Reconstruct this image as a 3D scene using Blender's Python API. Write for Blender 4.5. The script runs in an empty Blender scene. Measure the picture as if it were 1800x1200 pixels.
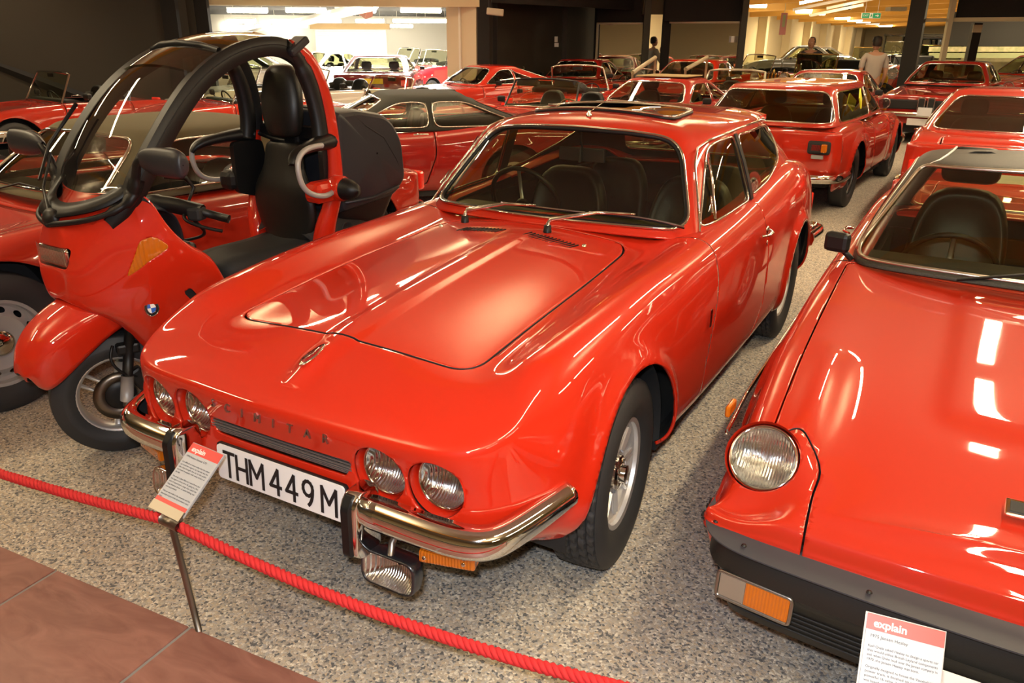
import bpy, bmesh, math, random
import numpy as np
from mathutils import Vector, Matrix

# ------------------------------------------------------------------ camera, world, light, exposure
SC = bpy.context.scene
COL = SC.collection
PI = math.pi
CAM = np.array([1.578, -2.175, 1.676])
YAW, PITCH, ROLL, FPX = -0.517, -0.368, 0.0065, 1379.0
F_ = np.array([math.sin(YAW)*math.cos(PITCH), math.cos(YAW)*math.cos(PITCH), math.sin(PITCH)])
R_ = np.array([math.cos(YAW), -math.sin(YAW), 0.0])
U_ = np.cross(R_, F_)
R_, U_ = R_*math.cos(ROLL)+U_*math.sin(ROLL), -R_*math.sin(ROLL)+U_*math.cos(ROLL)
cd = bpy.data.cameras.new('camera'); cam = bpy.data.objects.new('camera', cd); COL.objects.link(cam)
cam.matrix_world = Matrix([[R_[0], U_[0], -F_[0], CAM[0]], [R_[1], U_[1], -F_[1], CAM[1]], [R_[2], U_[2], -F_[2], CAM[2]], [0, 0, 0, 1]])
cd.sensor_width = 36; cd.lens = FPX/1800*36; cd.clip_start = 0.05; cd.clip_end = 200
SC.camera = cam
SC.view_settings.view_transform = 'Standard'; SC.view_settings.look = 'None'
SC.view_settings.gamma = 1; SC.view_settings.use_curve_mapping = False
SC.view_settings.exposure = 0.0
w = bpy.data.worlds.new('world'); SC.world = w; w.use_nodes = True
w.node_tree.nodes['Background'].inputs[0].default_value = (1.0, 0.78, 0.5, 1)
w.node_tree.nodes['Background'].inputs[1].default_value = 0.06

def light(name, kind, loc, energy, color, **k):
    d = bpy.data.lights.new(name, kind); d.energy = energy; d.color = color
    o = bpy.data.objects.new(name, d); COL.objects.link(o); o.location = loc
    for a, b in k.items():
        if a == 'target':
            o.rotation_euler = (Vector(b)-Vector(loc)).to_track_quat('-Z', 'Y').to_euler()
        else: setattr(d, a, b)
    return o
FLASH = light('camera_flash', 'AREA', (1.555, -2.215, 1.80), 44, (0.88, 0.93, 1.0), shape='RECTANGLE', size=0.07, size_y=0.04, target=(0.2, 0.6, 0.5))
WARM = (1.0, 0.80, 0.50)

# ------------------------------------------------------------------ placing
def ray(u, v): return F_ + R_*(u-900)/FPX + U_*(600-v)/FPX
def onz(u, v, z):
    d = ray(u, v); return CAM + d*((z-CAM[2])/d[2])
H_ = np.array([math.sin(YAW), math.cos(YAW), 0]); RH = np.array([math.cos(YAW), -math.sin(YAW), 0])
def atd(u, d, z=0.0):
    """point at horizontal depth d along the view, on pixel column u, at height z"""
    zc = d*math.cos(PITCH) + (z-CAM[2])*math.sin(PITCH)
    p = CAM + H_*d + RH*((u-900)/FPX*zc); p[2] = z
    return p
def wang(a): return a   # world yaw helper

# ------------------------------------------------------------------ materials
MATS = {}
def mat(name, col, rough=0.5, metal=0.0, coat=0.0, spec=0.5, emit=None, bump=None, noise=None, croug=0.03):
    if name in MATS: return MATS[name]
    m = bpy.data.materials.new(name); m.use_nodes = True; MATS[name] = m
    N = m.node_tree.nodes; L = m.node_tree.links; b = N['Principled BSDF']
    b.inputs['Base Color'].default_value = (*col, 1); b.inputs['Roughness'].default_value = rough
    b.inputs['Metallic'].default_value = metal; b.inputs['Coat Weight'].default_value = coat
    b.inputs['Coat Roughness'].default_value = croug; b.inputs['Coat IOR'].default_value = 1.75 if coat else 1.5; b.inputs['Specular IOR Level'].default_value = spec
    if emit: b.inputs['Emission Color'].default_value = (*emit[0], 1); b.inputs['Emission Strength'].default_value = emit[1]
    tc = N.new('ShaderNodeTexCoord')
    if noise:                                   # (scale, colour2, amount)
        n = N.new('ShaderNodeTexNoise'); n.inputs['Scale'].default_value = noise[0]; n.inputs['Detail'].default_value = 6
        L.new(tc.outputs['Object'], n.inputs['Vector'])
        x = N.new('ShaderNodeMix'); x.data_type = 'RGBA'; x.inputs[6].default_value = (*col, 1); x.inputs[7].default_value = (*noise[1], 1)
        r = N.new('ShaderNodeValToRGB'); r.color_ramp.elements[0].position = 0.35; r.color_ramp.elements[1].position = 0.65
        L.new(n.outputs[0], r.inputs[0]); L.new(r.outputs[0], x.inputs[0]); L.new(x.outputs[2], b.inputs['Base Color'])
    if bump:                                    # (scale, strength, distance)
        n = N.new('ShaderNodeTexNoise'); n.inputs['Scale'].default_value = bump[0]; n.inputs['Detail'].default_value = 3
        L.new(tc.outputs['Object'], n.inputs['Vector'])
        u = N.new('ShaderNodeBump'); u.inputs['Strength'].default_value = bump[1]; u.inputs['Distance'].default_value = bump[2]
        L.new(n.outputs[0], u.inputs['Height']); L.new(u.outputs[0], b.inputs['Normal'])
    return m
def paint(name, col, coat=1.0, rough=0.55): return mat(name, col, rough, 0, coat, 0.15, bump=(1.6, 0.05, 0.02))
def glass(name, tint, refl=1.0):
    if name in MATS: return MATS[name]
    m = bpy.data.materials.new(name); m.use_nodes = True; MATS[name] = m
    N = m.node_tree.nodes; L = m.node_tree.links; N.clear()
    o = N.new('ShaderNodeOutputMaterial'); t = N.new('ShaderNodeBsdfTransparent'); g = N.new('ShaderNodeBsdfGlossy'); x = N.new('ShaderNodeMixShader')
    ge = N.new('ShaderNodeNewGeometry'); dt = N.new('ShaderNodeVectorMath'); dt.operation = 'DOT_PRODUCT'; L.new(ge.outputs['Incoming'], dt.inputs[0]); L.new(ge.outputs['Normal'], dt.inputs[1])
    ab = N.new('ShaderNodeMath'); ab.operation = 'ABSOLUTE'; L.new(dt.outputs['Value'], ab.inputs[0]); om = N.new('ShaderNodeMath'); om.operation = 'SUBTRACT'; om.inputs[0].default_value = 1; L.new(ab.outputs[0], om.inputs[1])
    pw = N.new('ShaderNodeMath'); pw.operation = 'POWER'; pw.inputs[1].default_value = 4.2; L.new(om.outputs[0], pw.inputs[0])
    f = N.new('ShaderNodeMath'); f.operation = 'MULTIPLY_ADD'; f.inputs[1].default_value = .92; f.inputs[2].default_value = .075; L.new(pw.outputs[0], f.inputs[0])
    mu = N.new('ShaderNodeMath'); mu.operation = 'MULTIPLY'; mu.inputs[1].default_value = refl; mu.use_clamp = True
    t.inputs[0].default_value = (*tint, 1); g.inputs['Roughness'].default_value = 0.01
    L.new(f.outputs[0], mu.inputs[0]); L.new(mu.outputs[0], x.inputs[0]); L.new(t.outputs[0], x.inputs[1]); L.new(g.outputs[0], x.inputs[2]); L.new(x.outputs[0], o.inputs[0])
    return m
RED = paint('red_paint', (0.60, 0.020, 0.004))
RED2 = paint('orange_red_paint', (0.47, 0.018, 0.004))
RED3 = paint('deep_red_paint', (0.33, 0.009, 0.005))
MAROON = paint('burgundy_paint', (0.16, 0.004, 0.008))
WHITEP = paint('white_paint', (0.75, 0.72, 0.66)); GREYP = paint('grey_paint', (0.12, 0.12, 0.11)); YELP = paint('yellow_paint', (0.75, 0.45, 0.02))
BLACKP = paint('black_paint', (0.008, 0.008, 0.008)); CREAMP = paint('cream_paint', (0.6, 0.55, 0.38))
CHROME = mat('chrome', (0.75, 0.74, 0.72), 0.06, 1.0)
ALLOY = mat('alloy', (0.72, 0.72, 0.73), 0.38, 0.85)
STEEL = mat('brushed_steel', (0.30, 0.27, 0.24), 0.35, 1.0)
DULL = mat('dull_silver_paint', (0.42, 0.41, 0.40), 0.45, 0.3)
BLACK = mat('black_plastic', (0.006, 0.006, 0.0065), 0.45, spec=.4)
MATTE = mat('matte_black', (0.012, 0.012, 0.013), 0.7)
GREYB = mat('grey_black_plastic', (0.020, 0.021, 0.026), 0.42, bump=(900, 0.15, 0.001))
RUBBER = mat('tyre_rubber', (0.026, 0.026, 0.028), 0.60)
LEATHER = mat('black_leather', (0.009, 0.0085, 0.007), 0.42, bump=(180, 0.12, 0.002))
VINYL = mat('black_vinyl_roof', (0.013, 0.011, 0.008), 0.5, bump=(420, 0.5, 0.003), noise=(140, (0.035, 0.031, 0.02), 1))
CANVAS = mat('olive_canvas', (0.115, 0.095, 0.050), 0.9, bump=(500, 0.3, 0.002))
CANVASB = mat('black_canvas', (0.022, 0.021, 0.016), 0.9, bump=(500, 0.3, 0.002))
CANVASC = mat('tan_canvas', (0.36, 0.26, 0.12), 0.9, bump=(500, 0.3, 0.002))
AMBER = mat('amber_lens', (0.60, 0.15, 0.006), 0.12, 0, 0.6, bump=(160, 0.3, 0.003))
REDLENS = mat('red_lens', (0.75, 0.02, 0.01), 0.12, 0, 0.6, emit=((1, .05, .02), 0.15))
REFLECT = mat('reflector', (0.88, 0.88, 0.86), 0.14, 1.0)
WHITE = mat('white_plastic', (0.85, 0.85, 0.84), 0.35); INK = mat('black_ink', (0.01, 0.01, 0.012), 0.5)
PLATE = mat('white_plate', (0.9, 0.9, 0.9), 0.3); YPLATE = mat('yellow_plate', (0.85, 0.62, 0.02), 0.35)
GLASS = glass('windscreen_glass', (0.70, 0.72, 0.54)); GLASSD = glass('tinted_glass', (0.30, 0.31, 0.22)); GLASSC = glass('clear_glass', (0.93, 0.95, 0.92), 0.9)
CARPET = mat('dark_carpet', (0.012, 0.010, 0.008), 0.95)

# ------------------------------------------------------------------ objects
def link(o, parent=None):
    COL.objects.link(o)
    if parent is not None: o.parent = parent
    return o
def tag(o, label=None, cat=None, group=None, kind=None):
    if label: o['label'] = label
    if cat: o['category'] = cat
    if group: o['group'] = group
    if kind: o['kind'] = kind
    return o
def thing(name, label, cat, loc=(0, 0, 0), rz=0.0, group=None):
    o = bpy.data.objects.new(name, None); link(o); o.location = loc; o.rotation_euler = (0, 0, rz)
    o.empty_display_size = 0.1
    return tag(o, label, cat, group)
def mk(name, VF, m, parent=None, smooth=True, solid=0.0, label=None, ang=None, sub=0, kind=None, bev=0.0):
    V, F = VF
    V = np.asarray(V, float)
    used = np.zeros(len(V), bool)
    for f in F: used[list(f)] = True
    idx = -np.ones(len(V), int); idx[used] = np.arange(used.sum())
    me = bpy.data.meshes.new(name)
    me.from_pydata(V[used].tolist(), [], [tuple(int(idx[i]) for i in f) for f in F])
    me.materials.append(m)
    if smooth: me.polygons.foreach_set('use_smooth', [True]*len(me.polygons))
    me.update()
    if smooth and ang is not None: me.set_sharp_from_angle(angle=math.radians(ang))
    o = bpy.data.objects.new(name, me); link(o, parent)
    if bev:
        b = o.modifiers.new('bevel', 'BEVEL'); b.width = bev; b.segments = 2; b.limit_method = 'ANGLE'
    if solid:
        s = o.modifiers.new('solid', 'SOLIDIFY'); s.thickness = abs(solid); s.offset = -1 if solid > 0 else 1
        me.materials.append(MATTE); s.material_offset = 1; s.material_offset_rim = 1 if name in ('bonnet', 'door', 'boot_lid') else 0
    if sub:
        s = o.modifiers.new('sub', 'SUBSURF'); s.levels = sub; s.render_levels = sub
    if label: o['label'] = label
    if kind: o['kind'] = kind
    return o
def copyobj(o, parent=None, loc=None, rot=None, scale=None, deep=True):
    c = o.copy(); COL.objects.link(c)
    if parent is not None: c.parent = parent
    if loc is not None: c.location = loc
    if rot is not None: c.rotation_euler = rot
    if scale is not None: c.scale = scale
    if deep:
        for ch in list(o.children): copyobj(ch, c)
    return c

# ------------------------------------------------------------------ mesh maths
def join(*ms):
    V = []; F = []; n = 0
    for v, f in ms:
        v = np.asarray(v, float); V.append(v); F += [tuple(i+n for i in q) for q in f]; n += len(v)
    return np.vstack(V), F
def xf(VF, loc=(0, 0, 0), rot=(0, 0, 0), scale=(1, 1, 1)):
    V = np.asarray(VF[0], float)*np.array(scale)
    M = np.array(Matrix.Rotation(rot[2], 3, 'Z') @ Matrix.Rotation(rot[1], 3, 'Y') @ Matrix.Rotation(rot[0], 3, 'X'))
    F = VF[1]
    if np.prod(scale) < 0: F = [tuple(reversed(f)) for f in F]
    return V@M.T + np.array(loc), F
def mirx(VF): return xf(VF, scale=(-1, 1, 1))
def both(VF): return join(VF, mirx(VF))
def box(c, s, rot=(0, 0, 0)):
    V = np.array([[x, y, z] for x in (-.5, .5) for y in (-.5, .5) for z in (-.5, .5)])*np.array(s)
    F = [(0, 1, 3, 2), (4, 6, 7, 5), (0, 4, 5, 1), (2, 3, 7, 6), (0, 2, 6, 4), (1, 5, 7, 3)]
    return xf((V, F), c, rot)
def box2(a, b): return box([(a[i]+b[i])/2 for i in range(3)], [abs(b[i]-a[i]) for i in range(3)])
def grid(P, closed_u=False, closed_v=False):
    n, m = P.shape[:2]; V = P.reshape(-1, 3); F = []
    for i in range(n if closed_u else n-1):
        for j in range(m if closed_v else m-1):
            a, b = i*m+j, i*m+(j+1) % m; c, d = ((i+1) % n)*m+(j+1) % m, ((i+1) % n)*m+j
            F.append((a, b, c, d))
    return V, F
def bs(P, n, m0='open', m1='open', it=0):
    """cubic B-spline along axis 0; end modes open / mirror (x flips) ; 'closed' for loops"""
    P = np.asarray(P, float)
    if it:
        C = P.copy()
        for _ in range(it): C = C + (P - bs(C, None, m0, m1))
        P = C
    def mirror(q):
        q = q.copy(); q[..., 0] *= -1; return q
    if m0 == 'closed': E = np.concatenate([P[-1:], P, P[:2]]); K = len(P)
    else:
        a = mirror(P[1:2]) if m0 == 'mirror' else 2*P[:1]-P[1:2]
        b = mirror(P[-2:-1]) if m1 == 'mirror' else 2*P[-1:]-P[-2:-1]
        E = np.concatenate([a, P, b]); K = len(P)-1
    t = np.arange(len(P), dtype=float) if n is None else (np.linspace(0, K, n, endpoint=(m0 != 'closed')) if np.isscalar(n) else np.asarray(n, float))
    i = np.minimum(t.astype(int), K-1 if K > 0 else 0); f = t-i
    sh = (-1,)+(1,)*(P.ndim-1); f = f.reshape(sh)
    if m0 != 'closed' and i.max()+3 >= len(E): E = np.concatenate([E, E[-1:]])
    return ((1-f)**3*E[i] + (3*f**3-6*f**2+4)*E[i+1] + (-3*f**3+3*f**2+3*f+1)*E[i+2] + f**3*E[i+3])/6
def tube(P, r, seg=8, closed=False, caps=True, flat=1.0):
    P = np.asarray(P, float); n = len(P)
    T = (np.roll(P, -1, 0)-np.roll(P, 1, 0)) if closed else np.gradient(P, axis=0)
    T /= np.linalg.norm(T, axis=1)[:, None]+1e-12
    u = np.cross(T[0], [0, 0, 1.0])
    if np.linalg.norm(u) < 1e-3: u = np.cross(T[0], [0, 1.0, 0])
    u /= np.linalg.norm(u); Q = []
    R = np.broadcast_to(np.asarray(r, float), (n,))
    for k in range(n):
        u = u - T[k]*(u@T[k]); u /= np.linalg.norm(u)+1e-12; v = np.cross(T[k], u)
        a = np.arange(seg)*2*PI/seg
        Q.append(P[k]+R[k]*(np.cos(a)[:, None]*u+flat*np.sin(a)[:, None]*v))
    V, F = grid(np.array(Q), closed, True)
    if not closed and caps:
        F.append(tuple(range(seg))); F.append(tuple(range((n-1)*seg, n*seg))[::-1])
    return V, [tuple(reversed(f)) for f in F]
def sweep(P, sec, closed_sec=True, caps=True, up=(0, 0, 1)):
    """sec: list of (outward, up) offsets; path lies roughly level, outward = right of travel"""
    P = np.asarray(P, float); up = np.array(up, float); T = np.gradient(P, axis=0); Q = []
    for k in range(len(P)):
        t = T[k]/np.linalg.norm(T[k]); o = np.cross(t, up); o /= np.linalg.norm(o)
        Q.append([P[k]+o*a+up*b for a, b in sec])
    V, F = grid(np.array(Q), False, closed_sec)
    if caps and closed_sec:
        m = len(sec); F.append(tuple(range(m))); F.append(tuple(range((len(P)-1)*m, len(P)*m))[::-1])
    return V, F
def lathe(prof, n=48, axis='x', a0=0.0, a1=2*PI, fn=None):
    """prof: (r, h) pairs; axis x: rotates about x with h along x"""
    full = abs(a1-a0-2*PI) < 1e-6
    A = np.linspace(a0, a1, n, endpoint=not full); Q = np.zeros((n, len(prof), 3))
    for j, (r, h) in enumerate(prof):
        rr = r if fn is None else fn(r, h, A)
        if axis == 'x': Q[:, j] = np.stack([np.full(n, h), rr*np.cos(A), rr*np.sin(A)], 1)
        elif axis == 'y': Q[:, j] = np.stack([rr*np.sin(A), np.full(n, h), rr*np.cos(A)], 1)
        else: Q[:, j] = np.stack([rr*np.cos(A), rr*np.sin(A), np.full(n, h)], 1)
    return grid(Q, full, False)
def prism(poly, a, b, axis='z'):
    n = len(poly); V = []
    for h in (a, b):
        for p in poly:
            V.append({'z': (p[0], p[1], h), 'y': (p[0], h, p[1]), 'x': (h, p[0], p[1])}[axis])
    F = [tuple(range(n))[::-1], tuple(range(n, 2*n))] + [(i, (i+1) % n, n+(i+1) % n, n+i) for i in range(n)]
    return np.array(V, float), F
def rpoly(pts, r, n=5):
    pts = [np.array(p, float) for p in pts]; out = []; N = len(pts)
    rs = r if hasattr(r, '__len__') else [r]*N
    for i in range(N):
        p, a, b = pts[i], pts[i-1], pts[(i+1) % N]
        da, db = a-p, b-p; la, lb = np.linalg.norm(da), np.linalg.norm(db); q = min(rs[i], la*.48, lb*.48)
        s, e = p+da/la*q, p+db/lb*q
        for t in np.linspace(0, 1, n): out.append((1-t)**2*s+2*t*(1-t)*p+t*t*e)
    return np.array(out)
def sdpoly(x, y, poly):
    P = np.asarray(poly, float); A = P; B = np.roll(P, -1, 0); d = np.full(len(x), 1e9); ins = np.zeros(len(x), bool)
    for (ax, ay), (bx, by) in zip(A, B):
        ex, ey = bx-ax, by-ay; l = ex*ex+ey*ey+1e-12
        t = np.clip(((x-ax)*ex+(y-ay)*ey)/l, 0, 1); d = np.minimum(d, np.hypot(x-ax-t*ex, y-ay-t*ey))
        c = (ay > y) != (by > y); xi = ax+(y-ay)*ex/(ey if abs(ey) > 1e-12 else 1e-12); ins ^= c & (x < xi)
    return np.where(ins, -d, d)
def split(VF, s):
    """cut a mesh along s=0; returns (positive side, negative side, s of all vertices)"""
    V, F = VF; V = np.asarray(V); s = np.where(np.abs(s) < 1e-7, 1e-7, s); nv = [V]; n = len(V); ed = {}; new = []
    P = []; N = []; sg = s > 0
    for f in F:
        k = sum(sg[i] for i in f)
        if k == len(f): P.append(f); continue
        if k == 0: N.append(f); continue
        a = []; b = []
        for q in range(len(f)):
            i, j = f[q], f[(q+1) % len(f)]
            (a if sg[i] else b).append(i)
            if sg[i] != sg[j]:
                e = (i, j) if i < j else (j, i)
                if e not in ed:
                    t = s[i]/(s[i]-s[j]); new.append(V[i]+(V[j]-V[i])*t); ed[e] = n+len(new)-1
                a.append(ed[e]); b.append(ed[e])
        if len(a) > 2: P.append(tuple(a))
        if len(b) > 2: N.append(tuple(b))
    V2 = np.vstack([V, np.array(new)]) if new else V
    return (V2, P), (V2, N)
def loops(VF, minlen=8):
    """boundary loops as point arrays"""
    V, F = VF; E = {}
    for f in F:
        for q in range(len(f)):
            i, j = f[q], f[(q+1) % len(f)]
            if (j, i) in E: del E[(j, i)]
            else: E[(i, j)] = 1
    nx = {}
    for i, j in E: nx[i] = j
    out = []
    while nx:
        i0, j = next(iter(nx.items())); L = [i0]; del nx[i0]
        while j in nx and j != i0: L.append(j); j = nx.pop(j)
        if len(L) >= minlen: out.append(np.array(V)[L])
    return out
def resample(P, step, closed=True):
    Q = np.vstack([P, P[:1]]) if closed else P
    d = np.r_[0, np.cumsum(np.linalg.norm(np.diff(Q, axis=0), axis=1))]; n = max(8, int(d[-1]/step))
    t = np.linspace(0, d[-1], n, endpoint=not closed)
    R = np.stack([np.interp(t, d, Q[:, k]) for k in range(3)], 1)
    if closed:
        for _ in range(2): R = (np.roll(R, 1, 0)+2*R+np.roll(R, -1, 0))/4
    return R
def trim(VF, r, step=0.02, seg=6): 
    T = [tube(resample(l, step), r, seg, True) for l in loops(VF) if len(l) > 8]
    return join(*T) if T else None
def mirror_half(P):
    """P grid (rings, cols, 3) of the x>=0 half, last ring and first/last columns on x=0 -> full mesh"""
    V, F = grid(P); V2, F2 = mirx((V, F)); J = join((V, F), (V2, F2))
    V, F = J; n = len(V); key = {}; m = np.arange(n)
    for i in np.where(np.abs(V[:, 0]) < 1e-5)[0]:
        k = (round(V[i, 1], 5), round(V[i, 2], 5)); m[i] = key.setdefault(k, i)
    F3 = []
    for f in F:
        g = []
        for i in f:
            j = int(m[i])
            if not g or g[-1] != j: g.append(j)
        if len(g) > 1 and g[0] == g[-1]: g.pop()
        if len(g) > 2: F3.append(tuple(g))
    return V, F3
def textmesh(s, size, depth=0.001, align='CENTER', space=1.0, bold=0.0):
    c = bpy.data.curves.new('t', 'FONT'); c.body = s; c.size = size; c.extrude = depth; c.align_x = align; c.align_y = 'CENTER'; c.space_character = space; c.offset = bold; c.resolution_u = 3
    o = bpy.data.objects.new('t', c); COL.objects.link(o); dg = bpy.context.evaluated_depsgraph_get(); me = bpy.data.meshes.new_from_object(o.evaluated_get(dg))
    V = np.array([v.co[:] for v in me.vertices]).reshape(-1, 3); F = [tuple(p.vertices) for p in me.polygons]
    bpy.data.objects.remove(o); bpy.data.meshes.remove(me); bpy.data.curves.remove(c)
    return V, F
def frame_xf(VF, o, ex, ey):
    """place a flat mesh (x, y, z) into axes ex, ey"""
    ex = np.array(ex, float); ex /= np.linalg.norm(ex); ey = np.array(ey, float); ey -= ex*(ex@ey); ey /= np.linalg.norm(ey); ez = np.cross(ex, ey)
    return np.asarray(VF[0])@np.array([ex, ey, ez])+np.array(o), VF[1]

# ------------------------------------------------------------------ car building blocks
def car_net(nose, rows, tail):
    """rings x columns control net of half a car body. rows: (y, w, zsill, zmid, zup, xc, zc, xh, zh, zm)"""
    cols = []
    def endcols(e, rev=False):
        out = []
        for j, (x, y, yc) in enumerate(zip(e['xs'], e['ys'], e['yc'])):
            c = [np.array([x*e.get('xf', [1]*6)[k], y+e['dy'][k]*(1 if not rev else -1), e['zr'][k]+e.get('zj', [0]*9)[j]*(k > 3)]) for k in range(6)]
            zc = e['zc'][j]; c5 = c[5]
            c.append(np.array([c5[0]*.66, c5[1]*.7+yc*.3, c5[2]*.55+zc*.45])); c.append(np.array([c5[0]*.33, c5[1]*.35+yc*.65, c5[2]*.2+zc*.8])); c.append(np.array([0, yc, zc]))
            out.append(c)
        return out
    cols += endcols(nose)
    for (y, w, zs, zmid, zup, xc, zc, xh, zh, zm) in rows:
        cols.append([np.array(q, float) for q in [(w-.07, y, zs), (w-.012, y, zs+.07), (w, y, zmid), (w-.02, y, zup), (xc, y, zc), (xc-.11, y, zc+.004), (xh, y, zh), (xh*.5, y, zh*.35+zm*.65), (0, y, zm)]])
    cols += endcols(tail, True)[::-1]
    return np.array(cols).transpose(1, 0, 2)
def surf(net, nr, nc, it=1):
    A = bs(net, nr, 'open', 'mirror', it)
    return bs(A.transpose(1, 0, 2), nc, 'mirror', 'mirror', it).transpose(1, 0, 2)
# ------------------------------------------------------------------ floor: bonded gravel and clay tiles
def gravel():
    m = bpy.data.materials.new('bonded_gravel'); m.use_nodes = True; N = m.node_tree.nodes; L = m.node_tree.links; b = N['Principled BSDF']
    tc = N.new('ShaderNodeTexCoord'); v = N.new('ShaderNodeTexVoronoi'); v.inputs['Scale'].default_value = 140; v.inputs['Randomness'].default_value = 1
    n0 = N.new('ShaderNodeTexNoise'); n0.inputs['Scale'].default_value = 60; n0.inputs['Detail'].default_value = 2
    mx0 = N.new('ShaderNodeMix'); mx0.data_type = 'VECTOR'; mx0.inputs[0].default_value = .012
    L.new(tc.outputs['Object'], mx0.inputs[4]); L.new(tc.outputs['Object'], n0.inputs['Vector']); L.new(n0.outputs['Color'], mx0.inputs[5]); L.new(mx0.outputs[1], v.inputs['Vector'])
    sp = N.new('ShaderNodeSeparateColor'); L.new(v.outputs['Color'], sp.inputs[0])
    r = N.new('ShaderNodeValToRGB'); e = r.color_ramp.elements; e[0].position = 0; e[0].color = (.11, .11, .115, 1); e[1].position = 1; e[1].color = (.80, .74, .62, 1)
    for p, c in ((.12, (.16, .16, .165, 1)), (.22, (.36, .32, .27, 1)), (.42, (.50, .44, .36, 1)), (.60, (.54, .43, .30, 1)), (.72, (.40, .39, .38, 1)), (.86, (.66, .60, .50, 1))):
        q = e.new(p); q.color = c
    L.new(sp.outputs[0], r.inputs[0])
    n1 = N.new('ShaderNodeTexNoise'); n1.inputs['Scale'].default_value = 1.2; n1.inputs['Detail'].default_value = 4; L.new(tc.outputs['Object'], n1.inputs['Vector'])
    hs = N.new('ShaderNodeHueSaturation'); L.new(r.outputs[0], hs.inputs['Color'])
    mr = N.new('ShaderNodeMapRange'); mr.inputs[3].default_value = 1.6; mr.inputs[4].default_value = 2.1; L.new(n1.outputs[0], mr.inputs[0]); L.new(mr.outputs[0], hs.inputs['Value'])
    # dark gaps between pebbles
    v2 = N.new('ShaderNodeTexVoronoi'); v2.feature = 'DISTANCE_TO_EDGE'; v2.inputs['Scale'].default_value = 140; L.new(mx0.outputs[1], v2.inputs['Vector'])
    m2 = N.new('ShaderNodeMapRange'); m2.inputs[2].default_value = -.05; m2.inputs[3].default_value = .50; L.new(v2.outputs[0], m2.inputs[0])
    mu = N.new('ShaderNodeMix'); mu.data_type = 'RGBA'; mu.blend_type = 'MULTIPLY'; mu.inputs[0].default_value = 1; L.new(hs.outputs[0], mu.inputs[6]); L.new(m2.outputs[0], mu.inputs[7]); L.new(mu.outputs[2], b.inputs['Base Color'])
    bp_ = N.new('ShaderNodeBump'); bp_.inputs['Strength'].default_value = .6; bp_.inputs['Distance'].default_value = .004; L.new(v2.outputs[0], bp_.inputs['Height']); L.new(bp_.outputs[0], b.inputs['Normal'])
    b.inputs['Roughness'].default_value = .62
    return m
def tilemat():
    m = bpy.data.materials.new('clay_tile'); m.use_nodes = True; N = m.node_tree.nodes; L = m.node_tree.links; b = N['Principled BSDF']
    tc = N.new('ShaderNodeTexCoord'); mp = N.new('ShaderNodeMapping'); mp.inputs['Scale'].default_value = (1, 2.6, 1); mp.inputs['Rotation'].default_value = (0, 0, .7); L.new(tc.outputs['Object'], mp.inputs[0])
    n = N.new('ShaderNodeTexNoise'); n.inputs['Scale'].default_value = 5; n.inputs['Detail'].default_value = 9; n.inputs['Distortion'].default_value = 1.4; L.new(mp.outputs[0], n.inputs['Vector'])
    r = N.new('ShaderNodeValToRGB'); e = r.color_ramp.elements; e[0].position = .3; e[0].color = (.20, .080, .060, 1); e[1].position = .72; e[1].color = (.33, .150, .115, 1); L.new(n.outputs[0], r.inputs[0]); L.new(r.outputs[0], b.inputs['Base Color'])
    bp_ = N.new('ShaderNodeBump'); bp_.inputs['Strength'].default_value = .25; bp_.inputs['Distance'].default_value = .006; L.new(n.outputs[0], bp_.inputs['Height']); L.new(bp_.outputs[0], b.inputs['Normal'])
    b.inputs['Roughness'].default_value = .48
    return m
GRAV = gravel(); TILE = tilemat(); GROUT = mat('grout', (.26, .25, .24), .85)
floor = mk('floor', box2((-60, -1.9, -.2), (60, 90, 0)), GRAV, smooth=False); tag(floor, kind='structure')
walk = thing('walkway', 'terracotta tiled walkway with grey joints in the lower left corner', 'walkway', (-.513, -1.014, 0), math.radians(3.77))
walk['kind'] = 'structure'; del walk['category']; del walk['label']
mk('grout_bed', box2((-6, -4.0, -.05), (6, -.004, .0035)), GROUT, walk, smooth=False)
for i in range(-4, 6):
    for j in range(5):
        x0 = .306+(i-1)*.612-.0; mk('tile', box2((x0+.006, -(j+1)*.612+.006, 0.001), (x0+.606, -j*.612-.004, .0075)), TILE, walk, smooth=False, bev=.002)
# ------------------------------------------------------------------ walls, ceiling, lamps
DW = mat('dark_wall', (.013, .0085, .0045), .75, noise=(.35, (.020, .014, .007), 1)); BW = mat('black_wall', (.006, .004, .004), .8); CREAMW = mat('cream_wall', (.62, .52, .33), .8); WHW = mat('white_wall', (.80, .76, .66), .8)
WOOD = mat('glulam', (.78, .42, .08), .5, bump=(8, .2, .01)); CEIL = mat('ceiling_panel', (.52, .47, .38), .8); ALU = mat('frame_cream', (.45, .38, .26), .4)
TUBE = mat('fluorescent_tube', (1, 1, 1), .5, emit=((1.0, .86, .62), 14.0)); TUBEW = mat('bright_tube', (1, 1, 1), .5, emit=((1.0, .93, .76), 22.0))
def wallseg(name, u0, d0, u1, d1, z0, z1, m, th=.18, kind='structure', parent=None, back=True):
    a, b = atd(u0, d0), atd(u1, d1); e = b-a; l = np.linalg.norm(e[:2]); e /= l; n = np.array([-e[1], e[0], 0])
    P = [a, b, b+n*th, a+n*th]; V = [(p[0], p[1], z0) for p in P]+[(p[0], p[1], z1) for p in P]
    F = [(3, 2, 1, 0), (4, 5, 6, 7), (0, 1, 5, 4), (1, 2, 6, 5), (2, 3, 7, 6), (3, 0, 4, 7)]
    o = mk(name, (np.array(V), F), m, parent, smooth=False)
    if kind: o['kind'] = kind
    return o
ORD = ['first', 'second', 'third', 'fourth', 'fifth', 'sixth', 'seventh', 'eighth', 'ninth', 'tenth', 'eleventh']
def pt(u, v, d):
    r = ray(u, v); return CAM + r*(d/(r@H_))
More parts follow.
